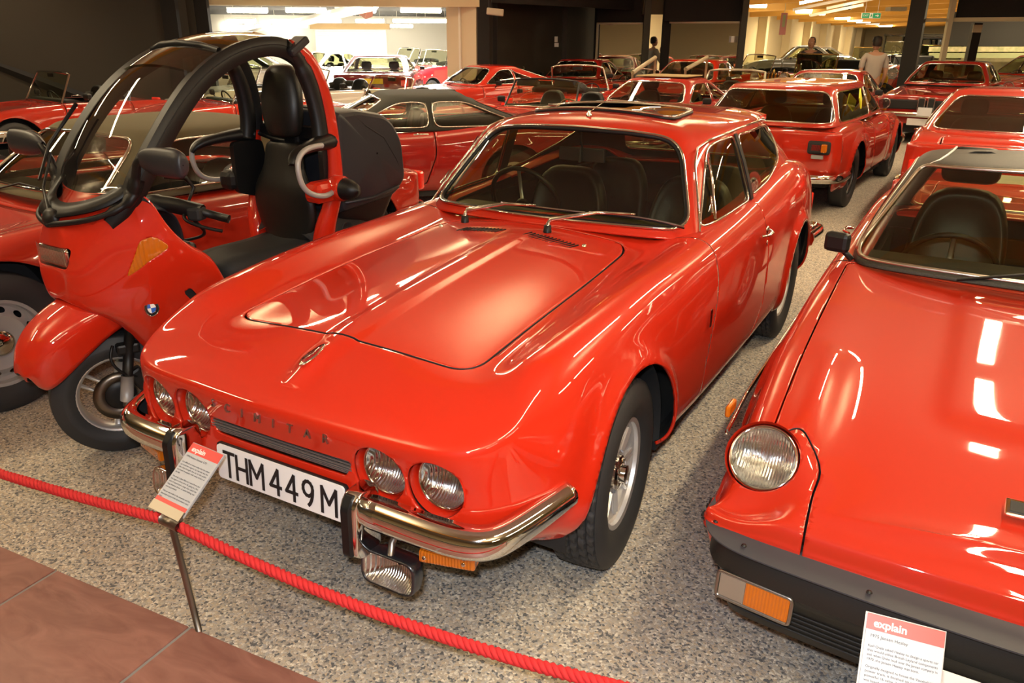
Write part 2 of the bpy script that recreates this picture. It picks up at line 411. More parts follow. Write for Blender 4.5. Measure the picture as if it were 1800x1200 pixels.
def zt(u, v, d): return float(pt(u, v, d)[2])
def emis(o): o.visible_shadow = True; return o
# the hall runs along y; ceiling over the cars with glulam beams and rows of tubes
cl = mk('ceiling', box2((-60, -9, 3.75), (60, 90, 3.9)), CEIL, smooth=False); tag(cl, kind='structure')
for k, y in enumerate([-4.0, 1.6, 6.4, 11.2, 16.0]):
    tag(mk('trim_%d' % (k+1), box2((-20, y-.11, 3.33), (12, y+.11, 3.75)), WOOD, smooth=False), kind='structure')
AL = []
for x in (-3.9, -.6, 2.2, 5.4):
    for y in (-2.9, -.4, 3.0, 4.9, 8.0, 9.9, 13.0):
        if x == -.6 and y < 8: continue
        light('tube_lamp', 'AREA', (x, y, 3.18), 52 if y < 7 else 34, WARM, shape='RECTANGLE', size=.10, size_y=1.45)
for x in (-7.5, -11):
    for y in (1.5, 6, 10.5): light('tube_lamp', 'AREA', (x, y, 3.18), 52 if y < 7 else 34, WARM, shape='RECTANGLE', size=.10, size_y=1.45)
for x in (-6, -1.5, 3.5):
    for y in (-2.5, 3.9, 8.8, 13.6):
        o = light('added_uplight', 'AREA', (x, y, 3.22), 60, WARM, shape='RECTANGLE', size=.25, size_y=1.6); o.rotation_euler = (PI, 0, 0)  # added uplights without fittings: brighten the ceiling that the paint reflects
# side walls out of view, needed for the reflections
tag(mk('wall_back', box2((-60, -9.2, 0), (60, -9, 3.8)), CREAMW, smooth=False), kind='structure')
tag(mk('wall_right', box2((14, -9, 0), (14.2, 60, 3.8)), CREAMW, smooth=False), kind='structure')
# dark wall on the left with a sloping black brace
wl = wallseg('wall_left', -900, 8.5, 372, 17.2, 0, 3.75, DW)
a, b = pt(-320, -6, 11.75), pt(250, 209, 15.7)
br = mk('brace', tube([a-H_*.12, b-H_*.12], .10, 4), BW, None, smooth=False); tag(br, 'black diagonal brace on the dark wall at the upper left', 'brace')
for k, (u0, u1, d) in enumerate([(298, 334, 16.4), (364, 386, 17.0)]):
    o = wallseg('trim_%d' % (11+k), u0, d, u1, d, 0, 3.75, BW, .15)
o = wallseg('wall_panel', 334, 16.9, 364, 16.95, 0, 3.2, DW, .06)
# lintel, jamb and the bright white room behind
o = wallseg('trim_21', 366, 17.2, 842, 17.5, zt(600, 10, 17.3), zt(600, -40, 17.3), CREAMW, .5)
o = wallseg('trim_22', 366, 17.1, 842, 17.4, zt(600, -12, 17.3), 3.75, BW, .5)
o = wallseg('wall_jamb', 786, 18.0, 836, 17.55, 0, zt(600, 10, 17.3)+.02, mat('jamb_cream', (.72, .60, .42), .6), .2)
o = wallseg('trim_23', 806, 17.7, 809, 17.68, .2, 2.4, WHW, .05)
wr = wallseg('wall_white', 150, 42, 900, 46, 0, 2.85, WHW)
wc = mk('ceiling_white', (np.array([pt(250, 60, 17.6), pt(860, 60, 17.9), pt(900, 60, 46), pt(100, 60, 46)])*[1, 1, 0]+[0, 0, 2.85], [(0, 1, 2, 3)]), mat('grey_ceiling', (.45, .45, .42), .7), smooth=False, solid=.1); wc['kind'] = 'structure'
wl2 = wallseg('wall_far_left', 250, 17.6, 100, 46, 0, 2.85, WHW); 
def tubelamp(c, L, ang, m, label, group, r=.05, nm='fluorescent_lamp', ztop=None):
    t = thing(nm, label, 'lamp', tuple(c), ang, group)
    mk('tube', tube([(-L/2, 0, 0), (-L/2+.02, 0, 0), (L/2-.02, 0, 0), (L/2, 0, 0)], [r*.5, r, r, r*.5], 8), m, t); mk('housing', box((0, 0, r+.02), (L, .10, .04)), WHW, t, smooth=False)
    if ztop:
        for x in (-L*.35, L*.35): mk('hanger', tube([(x, 0, r+.03), (x, 0, ztop-c[2])], .008, 5), WHW, t)
    return t
for (rown, v, d, us) in (('front', 19, 25, (435, 538, 625, 740)), ('middle', 37, 36, (425, 500, 575, 650, 715, 765)), ('back', 46, 43, (410, 470, 520, 612, 665, 705))):
    for k, u in enumerate(us):
        p = pt(u, v, d); tubelamp(p, 1.2, YAW*-1, TUBEW, '%s fluorescent tube from the left in the %s row of the white room' % (ORD[k], rown), 'tubes in the white room', .055 if d < 30 else .07, ztop=2.85)
for (u, d) in ((420, 22), (640, 22), (760, 22), (440, 29), (600, 30), (740, 30), (500, 37), (700, 37)):
    p = atd(u, d, 2.70); light('white_room_lamp', 'AREA', tuple(p), 900, (1, .93, .78), shape='RECTANGLE', size=1.6, size_y=.5)
for k, (u0, v0, u1, v1) in enumerate([(430, 62, 660, 8)]):
    a, b = pt(u0, v0, 34), pt(u1, v1, 22); b[2] = min(b[2], 2.8)
    tag(mk('roof_beam', tube([a, b], .14, 4), WHW, smooth=False), 'pale sloping roof beam inside the bright white room', 'beam')
sh = thing('roller_shutter', 'closed white roller shutter in the back wall of the white room', 'shutter', tuple(atd(618, 41.5)), -YAW)
for k in range(22): mk('slat', box((0, 0, .05+k*.093), (3.5, .05, .086)), WHW, sh, smooth=False)
mk('shutter_box', box((0, -.05, 2.20), (3.9, .3, .26)), mat('shutter_box_m', (.42, .28, .12), .6), sh, smooth=False)
tag(mk('ceiling_speaker', box(tuple(pt(641, 15, 24)), (.42, .3, .36), (.3, .5, 0)), mat('brown_box', (.14, .05, .03), .5), smooth=False, bev=.02), 'brown speaker box hanging in the bright white room', 'speaker')
# dark wall right of the opening with switches, camera, mirrors
o = wallseg('wall_dark', 836, 18.2, 1045, 22.4, 0, 3.75, DW); 
for k, (u0, u1, m, z1) in enumerate([(838, 858, BW, 3.7), (858, 864, DW, 3.7), (864, 872, BW, 3.7), (982, 990, BW, 3.7)]): wallseg('trim_%d' % (31+k), u0, 17.5+(u0-838)*.0185, u1, 17.5+(u0-838)*.0185, 0, z1, m, .1)
o = wallseg('trim_36', 838, 17.5, 1120, 21.8, zt(1000, 14, 20.5), 3.75, BW, .15)
o = wallseg('wall_header', 1040, 21.6, 1122, 21.4, zt(1080, 39, 21.5), 3.75, BW, .3)
o = wallseg('wall_header_b', 1154, 20.5, 1292, 20.0, zt(1220, 37, 20.2), 3.75, BW, .3)
o = wallseg('wall_header_c', 1118, 21.0, 1156, 21.0, zt(1138, 25, 21.0), 3.75, mat('panel_brown', (.10, .08, .045), .7), .3)
MIR = mat('mirror_surface', (.86, .84, .78), .015, 1.0)
def mirror(u0, u1, d0, d1, v, label):
    a, b = atd(u0, d0), atd(u1, d1); L = np.linalg.norm((b-a)[:2]); ang = math.atan2(b[1]-a[1], b[0]-a[0]); z = zt((u0+u1)/2, v, (d0+d1)/2)
    t = thing('wall_mirror', label, 'mirror', tuple(a), ang); mk('mirror_glass', box2((.04, .02, .25), (L-.04, .05, z-.04)), MIR, t, smooth=False)
    for q in (box2((0, 0, .2), (.05, .06, z)), box2((L-.05, 0, .2), (L, .06, z)), box2((0, 0, z-.045), (L, .06, z))): mk('frame_bar', q, ALU, t, smooth=False)
    wallseg('wall_behind', u0-3, (d0+d1)/2+.35, u1+3, (d0+d1)/2+.35, 0, 3.7, BW, .1)
mirror(1040, 1122, 21.7, 21.3, 39.5, 'large cream-framed mirror on the dark wall, left of the standing visitor')
mirror(1155, 1285, 20.7, 19.9, 37.5, 'large cream-framed mirror right of the standing visitor')
o = wallseg('trim_41', 1120, 20.9, 1131, 20.9, 0, 3.75, mat('post_dark', (.035, .03, .02), .6), .15)
o = wallseg('trim_42', 1284, 19.7, 1294, 19.7, 0, 3.75, mat('post_grey', (.05, .045, .035), .5), .15)
tag(mk('light_switch', box(tuple(pt(977, 69, 20.7)), (.09, .05, .13), (0, 0, -YAW)), WHITE, smooth=False), 'upper cream switch plate on the dark wall', 'switch')
tag(mk('wall_socket', box(tuple(pt(978, 79, 20.7)), (.11, .05, .09), (0, 0, -YAW)), WHITE, smooth=False), 'lower cream socket plate on the dark wall', 'socket')
tag(mk('notice_card', box(tuple(pt(1286, 69, 19.72)), (.07, .20, .14), (0, 0, -YAW)), WHITE, smooth=False), 'small white notice on the grey post beside the right mirror', 'notice')
cm = thing('security_camera', 'white security camera on a bracket high on the dark wall', 'camera', tuple(pt(866, 21, 17.0)), -YAW)
mk('housing', box((.05, 0, 0), (.34, .14, .13), (0, .1, 0)), mat('camera_cream', (.45, .40, .30), .5), cm, bev=.02, smooth=False); mk('bracket', tube([(-.05, 0, .3), (-.05, 0, .05), (0, 0, 0)], .03, 6), BLACK, cm)
# hall beyond on the right
hw = mk('wall_hall', box2((-9.2, 19, 0), (-9.0, 88, 4.2)), CREAMW, smooth=False); tag(hw, kind='structure')
for i, y in enumerate(range(24, 84, 6)): tag(mk('trim_%d' % (50+i), box2((-9.0, y-.25, 0), (-8.55, y+.25, 3.2)), CREAMW, smooth=False), kind='structure')
hb = mk('wall_end', box2((-9.2, 84, 0), (30, 84.3, 4.2)), CREAMW, smooth=False); tag(hb, kind='structure')
for i, y in enumerate(range(22, 84, 6)):
    V = np.array([(-9, y-.15, 2.75), (-9, y+.15, 2.75), (8, y+.15, 3.30), (8, y-.15, 3.30), (-9, y-.15, 3.35), (-9, y+.15, 3.35), (8, y+.15, 3.75), (8, y-.15, 3.75)])
    tag(mk('trim_%d' % (70+i), (V, [(0, 3, 2, 1), (4, 5, 6, 7), (0, 1, 5, 4), (1, 2, 6, 5), (2, 3, 7, 6), (3, 0, 4, 7)]), WOOD, smooth=False), kind='structure')
for i, u_v in enumerate([(1333, 9), (1373, 13), (1413, 18.5), (1437, 22), (1462, 26.5), (1481, 30), (1503, 33.5), (1518, 36), (1534, 38.5), (1546, 41), (1557, 43)]):
    p = onz(u_v[0], u_v[1], 3.0); tubelamp(p, .68+.04*i, -YAW, TUBE, '%s nearest fluorescent tube in the row receding under the orange beams' % ORD[i], 'tubes in the far hall', .10+.008*i, ztop=3.75)
for (u, v) in ((1452, -4), (1440, 8), (1470, 18), (1500, 5)):
    p = pt(u, v, 26); tag(mk('ceiling_light', box(tuple(p), (1.5, .25, .08), (0, -.2, .3)), TUBE if v < 0 else WHW, smooth=False), {-4: 'lit slim fitting at the top edge on the sloping orange ceiling', 8: 'pale slim fitting just below the lit one on the orange ceiling', 18: 'lowest pale slim fitting on the orange ceiling, near the exit sign', 5: 'pale slim fitting farthest right on the orange ceiling'}[v], 'lamp', 'fittings on the far ceiling')
for y in (24, 32, 42, 54, 68):
    for x in (-6.5, -1.5, 3.5): light('hall_lamp', 'AREA', (x, y, 2.9), 300, (1, .80, .48), shape='RECTANGLE', size=.7, size_y=.22)
wn = thing('arched_window', 'black arched window in the cream wall of the far hall', 'window', (-8.96, 33.0, 1.2), PI/2)
mk('pane', prism(rpoly([(-1.0, -.4), (1.0, -.4), (1.0, .35), (.4, .8), (-.4, .8), (-1.0, .35)], .3), -.02, .02, 'y'), mat('night_glass', (.005, .006, .008), .05), wn, smooth=False); mk('mullion', box((.1, -.04, .2), (.06, .05, 1.2)), WHW, wn, smooth=False)
bn = thing('hanging_banner', 'faded pink and green banner hanging on the hall wall', 'banner', tuple(pt(1377, 42, 30)), -YAW)
mk('cloth', box((0, 0, 0), (.22, .03, .72)), mat('banner_pink', (.40, .16, .16), .8), bn, smooth=False); mk('hanger', tube([(0, 0, .3), (0, 0, 3.78-zt(1377, 42, 30))], .01, 5), WHW, bn); mk('stripe', box((0, -.02, .1), (.10, .02, .4)), mat('banner_green', (.25, .28, .16), .8), bn, smooth=False)
ex = thing('exit_sign', 'green and white emergency exit sign hanging from the orange ceiling', 'sign', tuple(pt(1531, 27.5, 27)), -YAW)
GRN = mat('exit_green', (.01, .22, .08), .4, emit=((.02, .5, .2), .25))
mk('panel', box((0, 0, 0), (.60, .05, .16)), WHITE, ex, smooth=False)
for x in (-.2, .2): mk('hanger', tube([(x, 0, .07), (x, 0, 3.77-zt(1531, 27.5, 27))], .008, 5), WHITE, ex)
for x0, x1 in ((-.29, -.06), (.05, .29)): mk('green_field', box2((x0, -.035, -.07), (x1, -.026, .07)), GRN, ex, smooth=False)
mk('arrow', frame_xf(prism([(-.05, -.012), (.02, -.012), (.02, -.045), (.07, 0), (.02, .045), (.02, .012), (-.05, .012)], 0, .004), (.17, -.037, 0), (1, 0, 0), (0, 0, 1)), WHITE, ex, smooth=False)
mk('lettering', frame_xf(textmesh('EXIT', .085, .002), (-.175, -.037, 0), (1, 0, 0), (0, 0, 1)), WHITE, ex, smooth=False)
mk('figure', frame_xf(join(prism([(-.02, -.05), (.0, -.05), (.02, .0), (.03, -.05), (.045, -.05), (.03, .03), (-.01, .03)], 0, .004), prism([(.012*math.cos(a)+.012, .045+.012*math.sin(a)) for a in np.linspace(0, 6, 8)], 0, .004)), (-.01, -.03, 0), (1, 0, 0), (0, 0, 1)), GRN, ex, smooth=False)
tag(mk('ceiling_speaker', box(tuple(pt(1490, 11, 27)), (.22, .2, .2)), BLACK, smooth=False), 'small black speaker box under the orange ceiling', 'speaker')
# black posts and headers on the right
pb = wallseg('trim_91', 1563, 18.9, 1590, 18.7, 0, 3.75, mat('post_black', (.016, .014, .012), .5), .2)
tag(mk('trim_95', box(tuple(pt(1575, 16, 18.8)), (.36, .26, .08), (0, 0, -YAW)), CREAMP, smooth=False), kind='structure')
wallseg('wall_right_header', 1642, 18.6, 1900, 17.0, zt(1720, 30, 18), 3.75, BW, .2)
wallseg('trim_92', 1640, 18.5, 1900, 16.9, zt(1720, 37.5, 18), zt(1720, 30, 18), CREAMP, .1)
wallseg('trim_93', 1580, 18.9, 1642, 18.6, zt(1600, 38, 18.8), zt(1600, 32, 18.8), CREAMP, .1)
wallseg('trim_94', 1631, 18.4, 1639, 18.4, 0, 3.75, CREAMP, .1)
wallseg('wall_panel_right', 1640, 25.0, 1900, 24.0, zt(1720, 81, 24.5), zt(1720, 20, 24.5), mat('panel_dark', (.022, .019, .015), .6), .1)
wallseg('wall_under_panel', 1640, 25.4, 1900, 24.4, 0, zt(1720, 79, 24.9), mat('counter_green', (.14, .14, .08), .7, noise=(3, (.30, .25, .12), 1)), .1)
bd = thing('board_rail', 'cream and green printed board rail below the dark panel at the upper right', 'board', (0, 0, 0))
for (v0, v1, m) in ((82, 91, 'board_cream'), (93, 102, 'board_green')):
    a, b = pt(1632, v1, 24.8), pt(1900, v1, 23.8); e = b-a; hgt = zt(1720, v0, 24.3)-zt(1720, v1, 24.3)
    mk('board', (np.array([a, b, b+[0, 0, hgt], a+[0, 0, hgt]]), [(0, 1, 2, 3)]), mat(m, (.62, .54, .32) if v0 == 82 else (.30, .34, .18), .6, noise=(6, (.34, .36, .18), 1)), bd, smooth=False, solid=.03)
lp = thing('black_lamp_post', 'black post with a cream sign in front of the dark panel', 'post', tuple(atd(1681, 19.0)), -YAW)
mk('post', box((0, 0, 1.02), (.19, .14, 2.1)), BLACK, lp, smooth=False); mk('sign_plate', box((-.01, -.07, zt(1680, 50, 18.9)), (.20, .02, .16)), CREAMP, lp, smooth=False)

for u0, v0, u1, v1, lab in ((1112, 128, 1152, 101, 'pale sloping handrail left of the cream-roofed coupe top'), (1205, 122, 1243, 101, 'pale sloping handrail above the cream-roofed coupe')):
    a, b = pt(u0, v0, 13.6), pt(u1, v1, 14.2); a2 = a*[1, 1, 0]; t = thing('handrail', lab, 'handrail', tuple(a2))
    mk('rail', tube([a-a2, b-a2], .035, 8), mat('rail_cream', (.45, .38, .24), .4), t)
    for q in (a, b): mk('upright', tube([q*[1, 1, 0]-a2, q-a2], .02, 8), mat('rail_cream', (.45, .38, .24), .4), t)
# ------------------------------------------------------------------ wheels
def tyre_mesh(R, W, rr, tread=0, n=64):
    h = W/2
    prof = [(rr-.006, -h*.62), (rr+.004, -h*.72), (rr+.02, -h*.86), (rr+(R-rr)*.45, -h), (R-.045, -h*.97), (R-.022, -h*.90), (R-.008, -h*.80)]
    m = 26 if tread else 6
    prof += [(R-.004*(2*abs(k/m-.5))**2, -h*.78+k*(h*1.56)/m) for k in range(m+1)]
    prof += [(R-.008, h*.80), (R-.022, h*.90), (R-.045, h*.97), (rr+(R-rr)*.45, h), (rr+.02, h*.86), (rr+.004, h*.72), (rr-.006, h*.62)]
    fn = None
    if tread:
        def fn(r, x, A):
            if abs(x) > h*.79 or r < R-.02: return np.full(len(A), r)
            q = np.zeros(len(A)); k = x/(h*.78)
            row = int((k+1)/2*5*.999); ph = (row % 2)*.5
            fr = ((k+1)/2*5) % 1
            if fr < .16 and row > 0: q[:] = 1
            c = (A/(2*PI)*tread+ph+.16*math.sin(fr*2*PI)) % 1
            q[c < .20] = 1
            return r-.009*q
    return lathe(prof, n, 'x', fn=fn)
def rim_mesh(style, rr, W, n=48):
    """returns list of (name, mesh, material)"""
    h = W/2; o = h*.70
    out = []
    barrel = lathe([(rr-.004, -h*.65), (rr-.012, -h*.5), (rr-.02, o-.055), (rr-.014, o-.02), (rr-.012, o), (rr+.003, o+.004), (rr+.008, o-.003), (rr+.006, o-.010)], n)
    if style == 'steel':                       # slotted steel wheel with chrome cap
        kp = [(rr-.014, o-.03), (rr-.03, o-.045), (rr-.045, o-.040), (rr-.075, o-.018), (rr-.09, o-.024), (.05, o-.04), (0.001, o-.04)]
        pr = []
        for (r0, h0), (r1, h1) in zip(kp[:-1], kp[1:]): pr += [(r0+(r1-r0)*t, h0+(h1-h0)*t) for t in np.linspace(0, 1, 6)[:-1]]
        d = lathe(pr+[kp[-1]], 144)
        V, F = d; r = np.hypot(V[:, 1], V[:, 2]); th = np.arctan2(V[:, 1], V[:, 2]); k = 12
        a = (th % (2*PI/k))-PI/k
        s = np.hypot((r-(rr-.048))/.014, a*r/.022)-1
        d, _ = split(d, s)
        cap = lathe([(.062, o-.02), (.060, o-.004), (.045, o+.010), (.02, o+.016), (.0005, o+.017)], 32)
        return [('rim', join(barrel, d), DULL), ('hub_cap', cap, CHROME)]
    if style == 'disc':
        d = lathe([(rr-.012, o-.02), (rr-.03, o-.03), (rr-.06, o-.005), (.06, o-.012), (.05, o+.01), (.03, o+.02), (.0005, o+.022)], n)
        return [('rim', join(barrel, d), CHROME if n else DULL)]
    if style == 'wire':
        sp = []
        for k in range(28):
            a = k*2*PI/28; b = a+(.25 if k % 2 else -.25)
            sp.append(tube([(o-.01, .03*math.cos(a), .03*math.sin(a)), (o-.05, (rr-.015)*math.cos(b), (rr-.015)*math.sin(b))], .003, 4, caps=False))
        cap = lathe([(.035, o-.05), (.032, o), (.02, o+.02), (.0005, o+.022)], 16)
        return [('rim', join(barrel, *sp), CHROME), ('hub_cap', cap, CHROME)]
    k = {'gte': 8, 'five': 5, 'eight': 8, 'healey': 10}.get(style, 6)
    ri, ro = (.075, rr-.030) if style == 'gte' else (.060, rr-.028)
    pr = [(rr-.012, o-.012), (rr-.02, o-.022)] + [(rr-.02-(rr-.02-.07)*t, o-.022-.010*t) for t in np.linspace(.08, 1, 22)] + [(.062, o-.026), (.045, o-.03), (.0005, o-.03)]
    d = lathe(pr, 160)
    V, F = d; r = np.hypot(V[:, 1], V[:, 2]); th = np.arctan2(V[:, 1], V[:, 2])
    a = np.abs((th % (2*PI/k))-PI/k)*r
    half = PI/k*r - (.013 if style == 'gte' else .016)
    s = np.maximum(np.maximum(a-half, r-ro), ri-r)
    if style != 'gte': d, _ = split(d, s)
    rib = []
    for q in range(k):
        A = q*2*PI/k
        for da in ((-.010, .010) if style == 'gte' else (0,)):
            P = [(o-.024+.006*t, (ri+(ro-ri)*t)*math.cos(A)-da*math.sin(A), (ri+(ro-ri)*t)*math.sin(A)+da*math.cos(A)) for t in np.linspace(0, 1, 4)]
            rib.append(tube(P, .0065 if style == 'gte' else .004, 5, caps=False))
    hub = lathe([(.062, o-.03), (.060, o-.012), (.050, o-.006), (.034, o-.006), (.033, o-.001), (.030, o+.012), (.018, o+.016), (.0005, o+.016)], 32)
    nuts = [lathe([(.009, o-.01), (.009, o-.001), (.0005, o+.001)], 6) for _ in range(5)]
    nuts = [xf(nn, (0, .044*math.cos(i*2*PI/5), .044*math.sin(i*2*PI/5))) for i, nn in enumerate(nuts)]
    drum = lathe([(.115, o-.06), (.113, o-.085), (.05, o-.075), (.0005, o-.075)], 32)
    return [('rim', join(barrel, d, *rib), ALLOY), ('hub_cap', join(hub, *nuts), CHROME), ('brake_drum', drum, STEEL)]
WH = {}
def wheels(car, pos, R, W, rr, style, tread=0, steer=0.0, sides=(1, -1), rimmat=None):
    key = (R, W, rr, style, tread)
    for (y, x, st) in pos:
        for sd in sides:
            if key not in WH:
                o = mk('wheel', tyre_mesh(R, W, rr, tread, 240 if tread else 48), RUBBER, car, ang=50 if tread else None)
                for nme, m, mt in rim_mesh(style, rr, W): mk(nme, m, rimmat or mt, o, ang=35)
                WH[key] = o
            else:
                o = copyobj(WH[key], car)
            o.location = (sd*x, y, R-.006); o.rotation_euler = (0, 0, st+(0 if sd > 0 else PI))
def lamp(car, c, r, d=(0, -1, 0), rimm=None, name='headlamp', lens=None, depth=.05, flat=1.0, n=28):
    """round lamp: chrome rim with a reflector bowl and a domed glass lens; d = facing direction"""
    q = Vector(d).to_track_quat('Z', 'Y').to_matrix()
    def place(m): return np.asarray(m[0])*[1, flat, 1]@np.array(q).T+np.array(c), m[1]
    rim = mk(name, place(lathe([(r*1.0, -depth*.6), (r*1.06, -.004), (r*1.07, .004), (r*1.02, .009), (r*.96, .006), (r*.95, -.004)], n, 'z')), rimm or CHROME, car)
    mk('reflector', place(lathe([(r*.95, 0), (r*.85, -depth*.35), (r*.6, -depth*.7), (r*.3, -depth*.9), (.001, -depth)], n, 'z')), REFLECT, rim)
    m = lathe([(r*.96, .002), (r*.8, r*.10), (r*.5, r*.19), (r*.2, r*.23), (.001, r*.235)], n, 'z')
    mk('lens', place(m), lens or LENS, rim)
    return rim
def lensmat():
    m = glass('lamp_glass', (0.90, 0.92, 0.92), 1.3); N = m.node_tree.nodes; L = m.node_tree.links
    tc = N.new('ShaderNodeTexCoord'); wv = N.new('ShaderNodeTexWave'); wv.inputs['Scale'].default_value = 42; wv.inputs['Distortion'].default_value = .4
    b = N.new('ShaderNodeBump'); b.inputs['Strength'].default_value = .8; b.inputs['Distance'].default_value = .004
    L.new(tc.outputs['Object'], wv.inputs['Vector']); L.new(wv.outputs[1], b.inputs['Height'])
    for n in N:
        if n.type in ('BSDF_GLOSSY',): L.new(b.outputs[0], n.inputs['Normal'])
    return m
LENS = lensmat()
def ribs(m):
    N = m.node_tree.nodes; L = m.node_tree.links; tc = N.new('ShaderNodeTexCoord'); wv = N.new('ShaderNodeTexWave'); wv.inputs['Scale'].default_value = 38; wv.inputs['Distortion'].default_value = .6
    b = N.new('ShaderNodeBump'); b.inputs['Strength'].default_value = .55; b.inputs['Distance'].default_value = .004
    L.new(tc.outputs['Object'], wv.inputs['Vector']); L.new(wv.outputs[1], b.inputs['Height']); L.new(b.outputs[0], N['Principled BSDF'].inputs['Normal'])
ribs(REFLECT); ribs(AMBER)
def seat(car, x, y, z=.30, head=True, tall=.62, m=None, w=.48, rk=.22, name='seat', back_forward=False):
    m = m or LEATHER
    c = rpoly([(-w/2, -.24), (w/2, -.24), (w/2, .26), (-w/2, .26)], .1)
    P = np.array([[(px*s, py*s, h) for px, py in c] for s, h in ((.9, 0), (1, .05), (1, .12), (.9, .17), (.5, .165), (.05, .16))])
    s = mk(name, xf(grid(P, False, True), (x, y, z)), m, car)
    c = rpoly([(-w/2, 0), (w/2, 0), (w/2*.92, tall*.7), (w/2*.62, tall), (-w/2*.62, tall), (-w/2*.92, tall*.7)], [.05, .05, .1, .12, .12, .1])
    P = np.array([[((px)*s, h, tall/2+(pz-tall/2)*s) for px, pz in c] for s, h in ((.02, .065), (.5, .07), (.93, .06), (1, .0), (.93, -.055), (.86, -.06), (.80, -.045), (.4, -.035), (.02, -.035))])
    b = mk('backrest', xf(grid(P, False, True), (x, y+.26, z+.10), (-rk, 0, 0)), m, s)
    if head:
        c = rpoly([(-.13, 0), (.13, 0), (.12, .17), (-.12, .17)], .06)
        P = np.array([[(px*s, h, .085+(pz-.085)*s) for px, pz in c] for s, h in ((.02, .05), (.9, .045), (1, 0), (.9, -.04), (.02, -.045))])
        mk('headrest', xf(grid(P, False, True), (x, y+.26+math.sin(rk)*(tall+.03), z+.10+math.cos(rk)*(tall+.02)), (-rk, 0, 0)), m, s)
    return s
def swheel(car, x, y, z, r=.19, tilt=.45, m=None, fy=1):
    """steering wheel facing the driver, three drilled spokes"""
    a = np.linspace(0, 2*PI, 40, endpoint=False)
    ring = tube(np.stack([r*np.cos(a), r*np.sin(a), 0*a], 1), .012, 8, True)
    sp = [tube([(.02*math.cos(t), .02*math.sin(t), -.03), (r*math.cos(t), r*math.sin(t), 0)], .010, 6, flat=.3) for t in (PI*1.5, PI/6, PI*5/6)]
    M = (tilt-PI/2)*-1
    def pl(mm): return xf(mm, (x, y, z), (-(PI/2-tilt)*fy, 0, 0))
    o = mk('steering_wheel', pl(ring), m or BLACK, car)
    mk('spoke', pl(join(*sp)), ALLOY, o); mk('steering_boss', pl(lathe([(.035, -.05), (.035, -.025), (.001, -.02)], 16, 'z')), BLACK, o)
    return o
# ================================================================== the orange-red shooting brake in the middle
def glyph(ch, w, h, sw):
    """number plate character drawn with strokes of even width, lying in x, y"""
    a = w/2; b = h/2; arc = lambda cx, cy, rx, ry, t0, t1: [(cx+rx*math.cos(t), cy+ry*math.sin(t)) for t in np.linspace(t0, t1, 14)]
    D = {'T': [[(-a, b), (a, b)], [(0, b), (0, -b)]], 'H': [[(-a, b), (-a, -b)], [(a, b), (a, -b)], [(-a, 0), (a, 0)]], 'M': [[(-a, -b), (-a, b), (0, -b*.25), (a, b), (a, -b)]],
         '4': [[(a*.45, -b), (a*.45, b), (-a, -b*.38), (a, -b*.38)]], '9': [arc(0, b*.42, a*.86, b*.58, 0, 2*PI), arc(-a*.45, b*.42, a*1.31, b*1.42, 0, -1.15)]}[ch]
    out = []; k = 0
    for P in D:
        for (x0, y0), (x1, y1) in zip(P[:-1], P[1:]):
            dx, dy = x1-x0, y1-y0; l = math.hypot(dx, dy)+1e-9; nx, ny = -dy/l*sw/2, dx/l*sw/2; ex, ey = dx/l*sw*.35, dy/l*sw*.35; k += 1
            out.append(prism([(x0+nx-ex, y0+ny-ey), (x1+nx+ex, y1+ny+ey), (x1-nx+ex, y1-ny+ey), (x0-nx-ex, y0-ny-ey)][::-1], -.0004, .0006+k*.00001))
    return join(*out)
